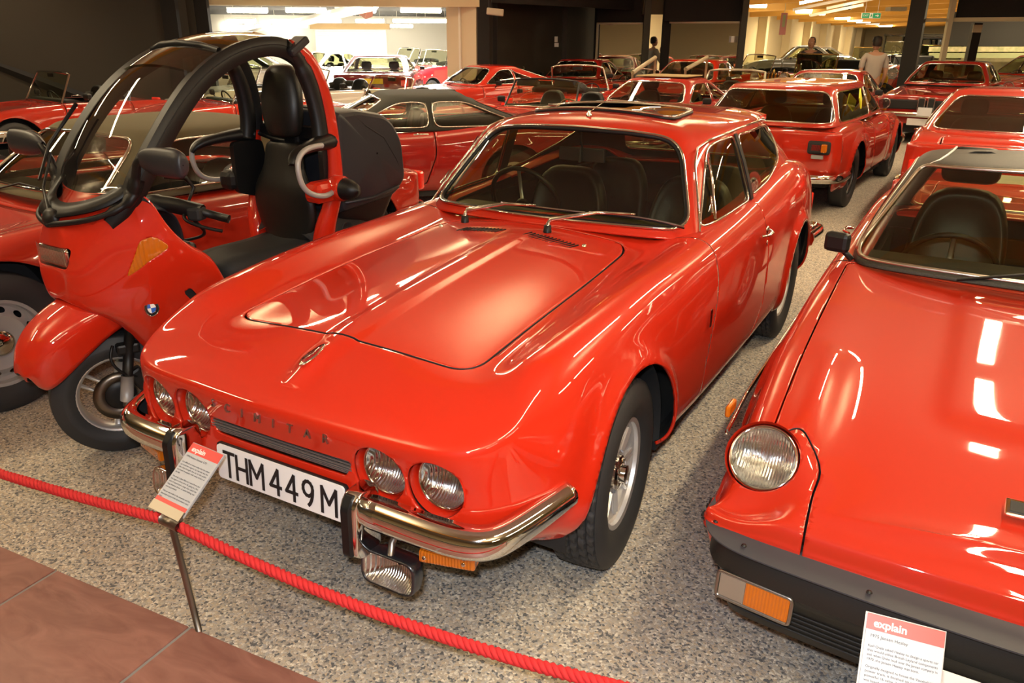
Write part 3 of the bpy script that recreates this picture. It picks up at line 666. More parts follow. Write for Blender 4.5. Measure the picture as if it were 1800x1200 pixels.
def build_brake():
    car = thing('sports_estate_car', 'big red shooting brake in the middle with white number plate THM 449M', 'car')
    nose = dict(xs=[0, .28, .48, .645, .742], ys=[-.778, -.772, -.760, -.735, -.60], xf=[.93, .97, 1, 1, .955, .90], dy=[.09, .015, .0, .012, -.010, .015],
                zr=[.345, .40, .48, .585, .685, .712], yc=[-.745, -.715, -.67, -.60, -.50], zc=[.722, .734, .748, .772, .798], zj=[0, 0, .002, .012, .045, 0, 0])
    rows = [(-.46, .802, .33, .52, .68, .705, .820, .50, .790, .812), (-.28, .814, .31, .52, .71, .715, .852, .50, .808, .836), (.02, .815, .29, .52, .74, .725, .878, .50, .835, .868),
            (.32, .812, .27, .52, .76, .725, .896, .50, .855, .892), (.60, .812, .25, .52, .79, .725, .905, .50, .872, .912), (.86, .812, .24, .52, .81, .72, .915, .50, .895, .930),
            (1.10, .814, .24, .52, .82, .715, .925, .50, .91, .935), (1.40, .816, .24, .52, .82, .715, .935, .50, .91, .93), (1.70, .818, .24, .52, .82, .72, .950, .50, .91, .93),
            (2.05, .822, .25, .53, .84, .73, .985, .50, .92, .93), (2.40, .822, .27, .54, .87, .735, 1.015, .50, .93, .93), (2.70, .812, .29, .54, .87, .72, 1.01, .50, .93, .93), (3.0, .785, .31, .54, .85, .69, .975, .48, .92, .93), (3.25, .75, .33, .54, .80, .64, .93, .46, .90, .91)]
    tail = dict(xs=[0, .35, .60, .70], ys=[3.49, 3.475, 3.44, 3.37], xf=[.95, .98, 1, 1, .97, .94], dy=[.10, .0, .0, .02, .06, .10], zr=[.36, .42, .52, .66, .80, .86], yc=[3.36, 3.35, 3.33, 3.30], zc=[.88, .885, .89, .90])
    P = surf(car_net(nose, rows, tail), 130, 300, 1)
    B = mirror_half(P)
    # flared lips round the wheel openings
    V = B[0].copy(); ax = np.abs(V[:, 0])
    ARC = [(-.035, .335, .385), (2.53, .335, .375)]
    for (yc, zc, R) in ARC:
        d = np.hypot(V[:, 1]-yc, V[:, 2]-zc)
        m = (ax > .62) & (V[:, 2] < .86)
        V[:, 0] += np.sign(V[:, 0])*m*(.024*np.exp(-((d-R)/.045)**2))
    # hood power crease, badge blister
    m = (V[:, 2] > .70) & (V[:, 1] < .8) & (V[:, 1] > -.70)
    V[:, 2] += m*.007*np.clip((V[:, 1]+.70)/.25, 0, 1)*(1/(1+np.exp((ax-.052)/.004)))*np.clip((.75-V[:, 1])/.2, 0, 1)
    V[:, 2] += m*.020*np.exp(-(ax/.03)**2)*np.exp(-((V[:, 1]+.60)/.10)**2)
    B = (V, B[1])
    def hz(x, y):
        m = V[:, 2] > .68; q = np.where(m)[0]; d = (V[q, 0]-x)**2+(V[q, 1]-y)**2; j = q[np.argsort(d)[:4]]; return float(V[j, 2].mean())
    HZ = {}
    for (cx, n) in ((-.180, 12), (.160, 14)):
        for i in range(n): x = cx+(i-n/2)*.0175; HZ[x] = hz(x, .655-.12*max(x, 0))
    # openings
    for (yc, zc, R) in ARC:
        V = B[0]; s = np.hypot(V[:, 1]-yc, V[:, 2]-zc)-R
        s = np.where((np.abs(V[:, 0]) > .50) & (V[:, 2] < .80), s, 1.0); B, _ = split(B, s)
    V = B[0]; s = sdpoly(V[:, 0], V[:, 1], rpoly([(-.60, 1.02), (.60, 1.02), (.63, 1.6), (.60, 2.95), (-.60, 2.95), (-.63, 1.6)], .1)); B, _ = split(B, np.where(V[:, 2] > .84, s, 1))
    LX = [(.366, .588, -.60), (.540, .588, -.60)]
    for sx in (1, -1):
        for (x, z, _) in LX:
            V = B[0]; s = np.hypot(V[:, 0]-sx*x, (V[:, 2]-z))-.084
            B, _ = split(B, np.where((V[:, 1] < -.45) & (V[:, 2] < .71), s, 1))
    V = B[0]; s = sdpoly(V[:, 0], V[:, 2], rpoly([(-.255, .550), (.255, .550), (.280, .602), (-.280, .602)], .012)); B, _ = split(B, np.where(V[:, 1] < -.5, s, 1))
    # shut lines : bonnet, doors
    def gap(B, fn, wd=.0042):
        A, rest = split(B, fn(B[0])-wd); _, N = split(rest, fn(rest[0])+wd)
        return A, N
    V = B[0]; hp = rpoly([(-.475, -.460), (.475, -.460), (.480, .20), (.46, .70), (.40, .80), (-.40, .80), (-.46, .70), (-.478, .20)], [.09, .09, .2, .1, .1, .1, .1, .2], 9)
    B, hood = gap(B, lambda V: np.where(V[:, 2] > .70, sdpoly(V[:, 0], V[:, 1], hp), 1))
    mk('bonnet', hood, RED, car, solid=.010)
    dp = rpoly([(.90, 1.2), (.91, .93), (.875, .70), (.80, .55), (.74, .40), (.80, .27), (1.5, .27), (1.70, .45), (1.72, .72), (1.69, .95), (1.69, 1.2)], .06)
    for sx in (1, -1):
        B, door = gap(B, lambda V: np.where(V[:, 0]*sx > .45, sdpoly(V[:, 1], V[:, 2], dp), 1), .0025)
        dr = mk('door', door, RED, car, solid=.010)
        # handle
        hd = join(tube([(sx*.822, 1.47, .835), (sx*.850, 1.50, .838), (sx*.852, 1.56, .840), (sx*.826, 1.60, .842)], .009, 8, flat=.6), xf(lathe([(.020, 0), (.018, .006), (.001, .007)], 20), (sx*.818, 1.60, .840), scale=(sx, 1, 1)))
        mk('door_handle', hd, CHROME, dr)
        lk = xf(lathe([(.011, 0), (.010, .004), (.001, .005)], 16), (sx*.823, 1.60, .78), scale=(sx, 1, 1)); mk('door_lock', lk, CHROME, dr)
    mk('body', B, RED, car, solid=.012)
    # wheel housings and floor
    for (yc, zc, R) in ARC:
        for sx in (1, -1):
            V, F = lathe([(R+.012, .44*sx), (R+.012, .77*sx)], 40, 'x', -.05*PI, 1.05*PI); D = lathe([(R+.012, .44*sx), (.001, .44*sx)], 40, 'x', -.05*PI, 1.05*PI)
            mk('wheel_arch_liner', xf(join((V, F), D), (0, yc, zc)), MATTE, car)
    mk('underbody', join(box2((-.50, -.58, .30), (.50, -.42, .42)), box2((-.42, -.5, .2), (.42, 3.2, .42)), box2((-.74, .42, .2), (.74, 2.10, .30))), MATTE, car, smooth=False)
    # sill strip
    # greenhouse
    def G(*r): return np.array(r, float)
    rings = [G((0, .80, .925), (.35, .832, .920), (.57, .895, .912), (.662, .965, .905), (.698, 1.15, .915), (.712, 1.55, .930), (.715, 2.0, .965), (.71, 2.4, 1.0), (.66, 2.85, .98), (.53, 3.12, .93), (.28, 3.22, .90), (0, 3.24, .90)),
             G((0, .90, 1.02), (.33, .930, 1.015), (.54, .990, 1.01), (.628, 1.06, 1.0), (.668, 1.22, 1.01), (.680, 1.58, 1.03), (.680, 2.0, 1.05), (.668, 2.4, 1.07), (.62, 2.82, 1.05), (.50, 3.05, 1.0), (.27, 3.12, .98), (0, 3.14, .98)),
             G((0, 1.06, 1.18), (.31, 1.085, 1.175), (.49, 1.140, 1.165), (.568, 1.20, 1.15), (.612, 1.34, 1.16), (.630, 1.62, 1.18), (.628, 2.0, 1.185), (.605, 2.38, 1.18), (.55, 2.72, 1.15), (.44, 2.90, 1.12), (.25, 2.95, 1.11), (0, 2.97, 1.11)),
             G((0, 1.195, 1.300), (.29, 1.215, 1.293), (.455, 1.262, 1.277), (.522, 1.315, 1.255), (.567, 1.42, 1.262), (.590, 1.66, 1.275), (.585, 2.0, 1.275), (.555, 2.36, 1.265), (.50, 2.64, 1.245), (.41, 2.78, 1.235), (.24, 2.82, 1.235), (0, 2.83, 1.235)),
             G((0, 1.27, 1.338), (.26, 1.29, 1.331), (.41, 1.33, 1.313), (.472, 1.375, 1.296), (.515, 1.48, 1.297), (.540, 1.70, 1.305), (.535, 2.0, 1.305), (.51, 2.32, 1.297), (.46, 2.60, 1.283), (.37, 2.74, 1.272), (.22, 2.79, 1.272), (0, 2.80, 1.272)),
             G((0, 1.33, 1.350), (.17, 1.36, 1.346), (.28, 1.42, 1.340), (.33, 1.47, 1.335), (.36, 1.56, 1.335), (.37, 1.74, 1.340), (.37, 2.0, 1.338), (.35, 2.3, 1.328), (.31, 2.52, 1.318), (.26, 2.63, 1.312), (.15, 2.69, 1.308), (0, 2.70, 1.308)),
             G((0, 1.38, 1.355), (0, 1.43, 1.356), (0, 1.50, 1.358), (0, 1.57, 1.359), (0, 1.65, 1.360), (0, 1.78, 1.360), (0, 2.0, 1.357), (0, 2.2, 1.348), (0, 2.35, 1.340), (0, 2.47, 1.332), (0, 2.56, 1.325), (0, 2.62, 1.32))]
    net = np.array(rings)
    P = surf(net, 90, 190, 1); Gm = mirror_half(P)
    # windscreen
    wp = rpoly([(-.628, .945), (-.35, .952), (0, .956), (.35, .952), (.628, .945), (.470, 1.268), (.25, 1.288), (0, 1.293), (-.25, 1.288), (-.470, 1.268)], [.07, .01, .01, .01, .07, .10, .01, .01, .01, .10], 7)
    V = Gm[0]; s = np.where(V[:, 1] < 1.40, sdpoly(V[:, 0], V[:, 2], wp), 1)
    s = np.where((V[:, 2] > 1.30), np.maximum(s, V[:, 2]-1.293), s)
    Gm, ws = split(Gm, s)
    wo = mk('windscreen', ws, GLASS, car); mk('windscreen_seal', trim(ws, .011), BLACK, wo)
    tr = []
    for l in loops(ws):
        l = resample(l, .02); c = l.mean(0); d = l-c; d /= np.linalg.norm(d, axis=1)[:, None]; tr.append(tube(l+d*.010+[0, -.004, .004], .0065, 6, True))
    mk('windscreen_trim', join(*tr), CHROME, wo)
    # tailgate glass
    V = Gm[0]; s = np.where(V[:, 1] > 2.5, sdpoly(V[:, 0], V[:, 2], rpoly([(-.52, .97), (.52, .97), (.42, 1.215), (-.42, 1.215)], .06)), 1)
    Gm, tg = split(Gm, s); to = mk('tailgate_glass', tg, GLASSD, car); mk('tailgate_trim', trim(tg, .008), CHROME, to)
    for sx in (1, -1):
        V = Gm[0]; fd = rpoly([(1.02, .945), (1.655, .962), (1.635, 1.255), (1.44, 1.250), (1.335, 1.232)], [.02, .01, .01, .06, .06], 6)
        s = np.where(V[:, 0]*sx > .3, sdpoly(V[:, 1], V[:, 2], fd), 1); Gm, w1 = split(Gm, s)
        o = mk('side_window', w1, GLASS, car); mk('window_trim', trim(w1, .007), CHROME, o)
        V = Gm[0]; rd = rpoly([(1.705, .975), (2.02, 1.0), (2.38, 1.07), (2.60, 1.17), (2.62, 1.225), (2.30, 1.245), (1.70, 1.255)], [.02, .05, .08, .03, .04, .02, .01], 6)
        s = np.where(V[:, 0]*sx > .3, sdpoly(V[:, 1], V[:, 2], rd), 1); Gm, w2 = split(Gm, s)
        o2 = mk('side_window', w2, GLASS, car); mk('window_trim', trim(w2, .007), CHROME, o2)
        # quarter light bar and centre post
        mk('quarter_light_frame', tube([(sx*.683, 1.165, .955), (sx*.64, 1.22, 1.10), (sx*.592, 1.285, 1.215)], .007, 6), CHROME, o)
        mk('door_mirror_arm', tube([(sx*.69, 1.08, 1.0), (sx*.665, 1.13, 1.06)], .005, 6), CHROME, o)
        mk('centre_post', sweep([(sx*.706, 1.68, .96), (sx*.684, 1.675, 1.04), (sx*.650, 1.67, 1.14), (sx*.598, 1.665, 1.262)], [(.004, -.024), (.010, -.024), (.010, .018), (.004, .018)], up=(0, 1, 0)) if sx < 0 else sweep([(sx*.706, 1.68, .96), (sx*.684, 1.675, 1.04), (sx*.650, 1.67, 1.14), (sx*.598, 1.665, 1.262)], [(-.004, -.024), (-.010, -.024), (-.010, .018), (-.004, .018)], up=(0, 1, 0)), BLACK, car, smooth=False)
    # sunroof glass
    V = Gm[0]; s = np.where(V[:, 2] > 1.29, sdpoly(V[:, 0], V[:, 1], rpoly([(-.37, 1.43), (.37, 1.43), (.36, 1.80), (-.36, 1.80)], .07)), 1)
    Gm, sr = split(Gm, s)
    so = mk('sunroof_glass', xf(sr, (0, 0, .014)), glass('sunroof_tint', (.30, .30, .10), 1.6), car); mk('sunroof_trim', trim(xf(sr, (0, 0, .014)), .006), CHROME, so); mk('sunroof_seal', trim(xf(sr, (0, 0, .004)), .009), BLACK, so)
    [mk('sunroof_hinge', box((x, 1.445, 1.372), (.05, .03, .012)), CHROME, so, bev=.003) for x in (-.25, .25)]
    mk('roof', Gm, RED, car, solid=.008)
    # rain gutters
    for sx in (1, -1):
        mk('roof_gutter', tube([(sx*.672, .985, .935), (sx*.625, 1.075, 1.05), (sx*.565, 1.19, 1.175), (sx*.548, 1.26, 1.235), (sx*.568, 1.36, 1.262), (sx*.592, 1.5, 1.275), (sx*.598, 1.66, 1.280), (sx*.592, 2.0, 1.282), (sx*.565, 2.34, 1.272), (sx*.52, 2.62, 1.245)], .006, 6), CHROME, car)
    mk('roof_spoiler', sweep(bs(np.array([(-.5, 2.68, 1.262), (-.35, 2.77, 1.285), (0, 2.81, 1.292), (.35, 2.77, 1.285), (.5, 2.68, 1.262)]), 20), [(-.02, -.015), (.03, -.004), (.035, .006), (-.02, .012)]), RED, car)
    # aerial
    ae = lathe([(.014, 0), (.013, .012), (.006, .02), (.006, .03)], 16, 'z'); mk('aerial', join(xf(ae, (0.01, 1.295, 1.342)), tube([(0.01, 1.295, 1.36), (.025, 1.36, 1.385), (.05, 1.47, 1.42)], .002, 5)), CHROME, car)
    # interior
    mk('dashboard', join(xf(prism(rpoly([(.90, .70), (1.28, .70), (1.30, .86), (1.20, .915), (.92, .925)], .03), -.60, .60, 'x'))), mat('dash_vinyl', (.040, .036, .024), .55), car, ang=40)
    mk('cabin_floor', join(box2((-.62, .95, .30), (.62, 3.2, .33)), box2((-.66, 1.0, .30), (-.62, 3.0, .90)), box2((.62, 1.0, .30), (.66, 3.0, .90)), box2((-.6, 2.45, .33), (.6, 3.1, .74))), CARPET, car, smooth=False)
    mk('headliner', xf(Gm, (0, .03, .012-.022), scale=(.975, .99, .999)), mat('headliner_cloth', (.03, .025, .02), .95), car)
    for x in (-.36, .36): seat(car, x, 1.55, .36, False, .56, w=.50, name='front_seat')
    for x in (-.32, .32): seat(car, x, 2.15, .40, False, .50, w=.46, name='rear_seat')
    for x in (-.36, .36):
        pass
    swheel(car, -.34, 1.33, .905, .19, .42)
    mk('rear_view_mirror', join(box((-.02, 1.30, 1.165), (.235, .022, .062)), box((-.02, 1.285, 1.165), (.012, .03, .07)), tube([(-.02, 1.30, 1.19), (-.015, 1.27, 1.24), (0, 1.25, 1.30)], .006, 6)), GREYB, car, bev=.006, smooth=False)
    # lamps
    for sx in (1, -1):
        for (x, z, _) in LX:
            # painted tunnel, then the lamp set back in it
            yf = -.750 if x < .45 else -.735
            T = lathe([(.085, -.035), (.084, .01), (.082, .06), (.055, .07)], 32, 'y')
            mk('lamp_tunnel', xf(T, (sx*x, yf+.03, z), (0, 0, 0)), RED, car)
            lamp(car, (sx*x, yf+.030, z), .075, (sx*.04, -1, .05), depth=.06)
    # grille
    gr = [box((0, -.764+.003*abs(i-2.5), .558+i*.0075), (.55, .006, .0032)) for i in range(6)]
    g = mk('grille', join(box((0, -.725, .580), (.54, .01, .05))), MATTE, car, smooth=False)
    for b in gr: mk('grille_bar', b, mat('grey_trim', (.22, .20, .19), .4, .5), g, smooth=False)
    # letters
    LM = mat('letter_silver', (.45, .44, .45), .3, 1.0)
    for i, ch in enumerate('SCIMITAR'):
        t = textmesh(ch, .036, .003); x = -.236+i*.0630; y = -.787+.012*(x/.3)**2
        mk('letter', frame_xf(t, (x, y, .660), (1, .14*x/.3, 0), (0, .17, 1)), LM, car, smooth=False)
    # badge on nose
    e = np.linspace(0, 2*PI, 24, endpoint=False)
    q = [(0.017*math.cos(a)*(1-.25*math.sin(a)), -.595+.055*math.sin(a)) for a in e]
    V, F = prism(q, 0, .004); 
    def onhood(V): V = V.copy(); V[:, 2] += .797+(V[:, 1]+.60)*.26; return V
    bd = mk('nose_badge', (onhood(V), F), CHROME, car)
    V, F = prism([(a*.72, -.595+(b+.595)*.78) for a, b in q], .004, .0055); mk('badge_enamel', (onhood(V), F), mat('badge_red', (.25, .01, .01), .2), bd)
    mk('badge_emblem', join(tube([(-.002, -.625, .798), (.004, -.595, .806), (.0, -.565, .813)], .002, 5)), CHROME, bd)
    # bumpers : two chrome halves with overriders, wrapping round the corners
    for sx in (1, -1):
        path = bs(np.array([(.36, -.806, .490), (.46, -.804, .488), (.56, -.798, .484), (.65, -.782, .480), (.715, -.742, .480), (.752, -.66, .490), (.782, -.57, .506), (.805, -.49, .520)]), 40, it=2)
        K = len(path); Q = []
        for k in range(K):
            t = k/(K-1); T = np.gradient(path, axis=0)[k]; T /= np.linalg.norm(T); o = np.array([T[1], -T[0], 0]); o /= np.linalg.norm(o)
            hh = .045*(1-.30*t**3)
            Q.append([path[k]+o*a+np.array([0, 0, b]) for a, b in [(-.03, hh), (-.005, hh*1.02), (.015, hh*.85), (.027, hh*.5), (.030, 0), (.027, -hh*.5), (.015, -hh*.85), (-.005, -hh*1.02), (-.03, -hh)]])
        m = grid(np.array(Q)); m[1].append(tuple(range((K-1)*9, K*9)))
        if sx < 0: m = mirx(m)
        bo = mk('bumper', m, CHROME, car, solid=.003)
        o = prism(rpoly([(-.878, .395), (-.873, .545), (-.85, .572), (-.77, .575), (-.77, .38), (-.845, .37)], .02), .322*sx, .374*sx, 'x')
        mk('overrider', xf(o), CHROME, bo, bev=.008)
        mk('overrider_rubber', prism(rpoly([(-.888, .40), (-.885, .54), (-.86, .574), (-.85, .57), (-.870, .53), (-.872, .39)], .01), .336*sx, .360*sx, 'x'), BLACK, bo, smooth=False)
        # amber indicator hanging under bumper and bracket, driving lamp
        ind = mk('indicator_lamp', box((sx*.585, -.755, .405), (.155, .05, .038), (0, 0, sx*.25)), AMBER, car, bev=.006, smooth=False)
        [mk('indicator_screw', xf(lathe([(.006, 0), (.005, -.003), (.0005, -.003)], 10, 'y'), (sx*(.585+d*.95), -.782+.25*d, .405)), CHROME, ind) for d in (-.055, .055)]
        c = rpoly([(-.088, -.048), (.088, -.048), (.088, .048), (-.088, .048)], .035, 6)
        P2 = np.array([[(x*s, h, z*s) for x, z in c] for s, h in ((.3, .065), (.8, .055), (1.02, .02), (1.03, -.012), (.97, -.018), (.94, -.012))])
        fl = mk('driving_lamp', xf(grid(P2, False, True), (sx*.432, -.815, .338), (-.1, 0, 0)), CHROME if sx < 0 else mat('lamp_shell', (.10, .11, .13), .25, .9), car)
        P2 = np.array([[(x*s, h, z*s) for x, z in c] for s, h in ((.94, -.012), (.6, .03), (.05, .04))]); mk('reflector', xf(grid(P2, False, True), (sx*.432, -.815, .338), (-.1, 0, 0)), REFLECT, fl)
        P2 = np.array([[(x*s, h, z*s) for x, z in c] for s, h in ((.95, -.014), (.8, -.022), (.4, -.028), (.02, -.03))]); mk('lens', xf(grid(P2, False, True), (sx*.432, -.815, .338), (-.1, 0, 0)), LENS, fl)
        mk('lamp_bracket', tube([(sx*.432, -.81, .38), (sx*.432, -.80, .42), (sx*.432, -.77, .44)], .010, 8), STEEL, fl)
    # number plate
    pl = mk('number_plate', xf(prism(rpoly([(-.262, -.056), (.262, -.056), (.262, .056), (-.262, .056)], .014), -.003, .003, 'y'), (0, -.790, .474), (-.06, 0, 0)), PLATE, car, smooth=False)
    mk('plate_backing', xf(prism(rpoly([(-.268, -.062), (.268, -.062), (.268, .060), (-.268, .060)], .014), .003, .012, 'y'), (0, -.790, .474), (-.06, 0, 0)), BLACK, pl, smooth=False)
    pl.location = (.014, 0, 0); pl.scale = (.955, 1, 1)
    xs = [-.208, -.152, -.088, -.008, .058, .124, .206]
    for ch, x in zip('THM449M', xs):
        mk('plate_character', frame_xf(glyph(ch, .054 if ch == 'M' else .044, .079, .0108), (x, -.7945, .472), (1, 0, 0), (0, .06, 1)), INK, pl, smooth=False)
    # wipers, louvres
    for (bx0, ax, bl) in [((-.30, .70), (-.02, .85), [(-.20, .845, .993), (-.05, .842, .992), (.08, .85, .99), (.20, .875, .985)]), ((.10, .72), (.42, .905), [(.22, .872, .990), (.36, .885, .990), (.50, .90, .985), (.625, .915, .965)])]:
        px, py = bx0
        arm = mk('wiper', tube([(px, py, .945), (px+.012, py, .975), (px*.45+ax[0]*.55, (py+ax[1])/2+.01, 1.002), (ax[0], ax[1]-.012, .998)], [.011, .010, .007, .005], 8), CHROME, car)
        mk('wiper_pivot', xf(lathe([(.018, 0), (.015, .03), (.001, .032)], 14, 'z'), (px, py, .918)), BLACK, arm)
        mk('wiper_blade', tube(bs(np.array(bl), 12), .0045, 5), STEEL, arm)
        mk('wiper_rubber', tube(bs(np.array(bl)+[0, .008, -.008], 12), .004, 4), BLACK, arm)
    vents = []
    for (cx, n) in ((-.180, 12), (.160, 14)):
        for i in range(n):
            x = cx+(i-n/2)*.0175
            vents.append(box((x, .655-.12*max(x, 0), HZ[x]+.0005), (.0055, .056, .004), (.12, 0, -.50)))
    for v in vents: mk('vent_louvre', v, BLACK, car, smooth=False)
    [mk('washer_jet', xf(lathe([(.010, 0), (.008, .008), (.001, .010)], 12, 'z'), (x, .60, .912)), CHROME, car) for x in (-.36, .325)]
    for sx in (1, -1): mk('side_badge', join(box((sx*.820, .735, .66), (.006, .020, .075))), CHROME, car, smooth=False, bev=.003)
    # rear bumper end, filler, reflectors
    path = bs(np.array([(-.80, 3.0, .50), (-.80, 3.25, .49), (-.76, 3.46, .48), (-.4, 3.56, .48), (0, 3.58, .48), (.4, 3.56, .48), (.76, 3.46, .48), (.80, 3.25, .49), (.80, 3.0, .50)]), 60, it=1)
    mk('rear_bumper', sweep(path[::-1], [(-.02, .05), (.02, .035), (.03, 0), (.02, -.035), (-.02, -.05)]), CHROME, car)
    for sx in (1, -1): mk('tail_lamp', box((sx*.62, 3.44, .66), (.20, .05, .12)), REDLENS, car, bev=.01, smooth=False)
    wheels(car, [(-.0, .705, .09)], .326, .185, .188, 'gte', tread=44)
    wheels(car, [(2.53, .695, 0)], .326, .185, .188, 'gte', tread=44)
    return car
build_brake()
# ------------------------------------------------------------------ generic car maker (each car gets its own proportions)
def prof(pts, y): return float(np.interp(y, [p[0] for p in pts], [p[1] for p in pts]))
def end_ring(c, y0, dirn, bow, W, z0, z1, zc, inset, cr):
    """nose / tail columns; dirn -1 nose, +1 tail"""
    k = -dirn
    return dict(xs=[0, .38*W, .66*W, .88*W, W*.965], ys=[y0, y0+k*bow*.12, y0+k*bow*.38, y0+k*bow*.8, y0+k*(bow+cr)],
                xf=[.93, .97, 1, 1, .995, .96], dy=[inset[0], inset[0]*.3, 0, 0, inset[1]*.4, inset[1]],
                zr=[z0, z0+.06, z0+(z1-z0)*.35, z0+(z1-z0)*.65, z1-.035, z1], yc=[y0+k*(bow+cr+.06)*q for q in (.22, .36, .54, .74, .92)],
                zc=[z1+.008, z1+.015, z1+.025, z1+zc*.5, z1+zc], zj=[0, 0, 0, 0, 0])
def gcar(name, label, loc, rz, pm, S, cat='car', group=None):
    D = dict(fo=.75, ro=.85, wb=2.5, W=.80, crown=[(-.7, .66), (0, .80), (.8, .90), (2.4, .92), (3.3, .80)], mid=[(-.7, .66), (0, .77), (.8, .90), (2.4, .90), (3.3, .82)],
             bow=.10, cr=.10, zs=.24, R=.31, tw=.17, rr=.19, style='disc', res=(40, 90), kind='coupe', ys=.75, yt=1.2, yr=2.3, yb=2.9, zb=.92, zr=1.30, tum=.16,
             bumper=True, arcR=None, nose_in=(.06, .02), tail_in=(.06, .02), zn=None, zt=None, track=None, glass=None, pillar=1.65, roofm=None, trimm=CHROME, seats=True, flare=.012, xc=.12, nz0=.34, wheels=True)
    D.update(S); s = type('S', (), D)
    car = thing(name, label, cat, loc, rz, group)
    W = s.W; yN = -s.fo; yT = s.wb+s.ro; arc = s.arcR or s.R+.055; hi = s.res[1] > 150
    nose = end_ring(None, yN, -1, s.bow, W, s.nz0, prof(s.crown, yN), prof(s.mid, yN+.3+s.bow)-prof(s.crown, yN), s.nose_in, s.cr)
    tail = end_ring(None, yT, 1, s.bow*.7, W, .38, prof(s.crown, yT), .02, s.tail_in, s.cr)
    y0 = yN+s.bow+s.cr+.09; y1 = yT-s.bow*.7-s.cr-.09
    rows = []
    for y in np.linspace(y0, y1, 13):
        w = W*(1-.035*((y-(y0+y1)/2)/((y1-y0)/2))**4); zc = prof(s.crown, y); zm = prof(s.mid, y)
        rows.append((y, w, s.zs, .50, zc-.10, w-s.xc*.75, zc-.012, w-s.xc-.22, zc*.45+zm*.55, zm))
    for k in range(len(rows)): rows[k] = rows[k][:5]+(rows[k][5],)+rows[k][6:]
    P = surf(car_net(nose, rows, tail), s.res[0], s.res[1], 1); B = mirror_half(P)
    V = B[0].copy(); ax = np.abs(V[:, 0])
    for yc in (0, s.wb):
        d = np.hypot(V[:, 1]-yc, V[:, 2]-s.R); V[:, 0] += np.sign(V[:, 0])*((ax > W*.75) & (V[:, 2] < s.R+arc+.1))*s.flare*np.exp(-((d-arc)/.045)**2)
    if 'shape' in D: V = D['shape'](V)
    B = (V, B[1])
    for yc in (0, s.wb):
        V = B[0]; q = np.hypot(V[:, 1]-yc, V[:, 2]-s.R)-arc; B, _ = split(B, np.where((np.abs(V[:, 0]) > .48) & (V[:, 2] < s.R+arc+.1), q, 1))
    for fn in D.get('cuts', []): B, _ = split(B, fn(B[0]))
    zin = s.zb-.09
    open_ = s.kind == 'open'; yo0, yo1 = (s.ys+.12, s.yr) if open_ else (s.ys+.10, s.yb-.15)
    xo = W-.17
    V = B[0]; q = sdpoly(V[:, 0], V[:, 1], rpoly([(-xo, yo0), (xo, yo0), (xo, yo1), (-xo, yo1)], .12)); B, _ = split(B, np.where(V[:, 2] > zin-.10, q, 1))
    def gap(B, fn, wd):
        A, rest = split(B, fn(B[0])-wd); _, N = split(rest, fn(rest[0])+wd); return A, N
    gw = .003 if hi else .005
    hx = W-.24; hy0 = yN+.14+s.bow*.3
    hp = D['hood'] if D.get('hood') is not None else rpoly([(-hx*.93, hy0), (hx*.93, hy0), (hx, s.ys-.12), (-hx, s.ys-.12)], .08)
    if hp is not False:
        B, hood = gap(B, lambda V: np.where(V[:, 2] > prof(s.crown, yN)-.12-.3*(D.get('hood') is not None), sdpoly(V[:, 0], V[:, 1], hp), 1), gw)
        mk('bonnet', hood, pm, car, solid=.008)
    if D.get('boot', True) and s.kind != 'estate':
        bp_ = rpoly([(-hx*.9, s.yb+.08 if not open_ else s.yr+.25), (hx*.9, s.yb+.08 if not open_ else s.yr+.25), (hx*.9, yT-.06), (-hx*.9, yT-.06)], .08)
        if bp_[:, 1].max()-bp_[:, 1].min() > .15:
            B, bt = gap(B, lambda V: np.where(V[:, 2] > .62, sdpoly(V[:, 0], V[:, 1], bp_), 1), gw); mk('boot_lid', bt, pm, car, solid=.008)
    dx = rpoly([(s.ys+.08, 1.2), (s.ys+.03, .6), (s.ys+.03, .30), (s.pillar-.1, .30), (s.pillar+.02, .6), (s.pillar, 1.2)], .05)
    for sx in (1, -1):
        B, dr = gap(B, lambda V: np.where(V[:, 0]*sx > .42, sdpoly(V[:, 1], V[:, 2], dx), 1), gw); d = mk('door', dr, pm, car, solid=.008)
        mk('door_handle', tube([(sx*(W-.01), s.pillar-.20, .80), (sx*(W+.018), s.pillar-.17, .805), (sx*(W+.018), s.pillar-.09, .805), (sx*(W-.01), s.pillar-.06, .80)], .008, 6), CHROME, d)
    mk('body', B, pm, car, solid=.010)
    for yc in (0, s.wb):
        for sx in (1, -1):
            L1 = lathe([(arc+.012, (W-.36)*sx), (arc+.012, (W-.045)*sx)], 24, 'x', -.05*PI, 1.05*PI); L2 = lathe([(arc+.012, (W-.36)*sx), (.001, (W-.36)*sx)], 24, 'x', -.05*PI, 1.05*PI)
            mk('wheel_arch_liner', xf(join(L1, L2), (0, yc, s.R)), MATTE, car)
    mk('underbody', join(box2((-(W-.36), yN+.15, .18), (W-.36, yT-.2, .42)), box2((-(W-.10), arc+.06, .18), (W-.10, s.wb-arc-.06, .30))), MATTE, car, smooth=False)
    mk('cabin', join(box2((-xo, yo0, .28), (xo, yo1, .31)), box2((-xo-.02, yo0, .28), (-xo, yo1, zin)), box2((xo, yo0, .28), (xo+.02, yo1, zin)), box2((-xo, yo0-.02, .28), (xo, yo0, zin)), box2((-xo, yo1, .28), (xo, yo1+.02, zin))), s.cabin if 'cabin' in D else CARPET, car, smooth=False)
    mk('dashboard', xf(prism(rpoly([(yo0, .66), (yo0+.22, .66), (yo0+.24, zin+.05), (yo0+.16, zin+.10), (yo0, zin+.10)], .03), -xo, xo, 'x')), D.get('dash', MATTE), car, ang=40)
    sm = D.get('seatm', LEATHER)
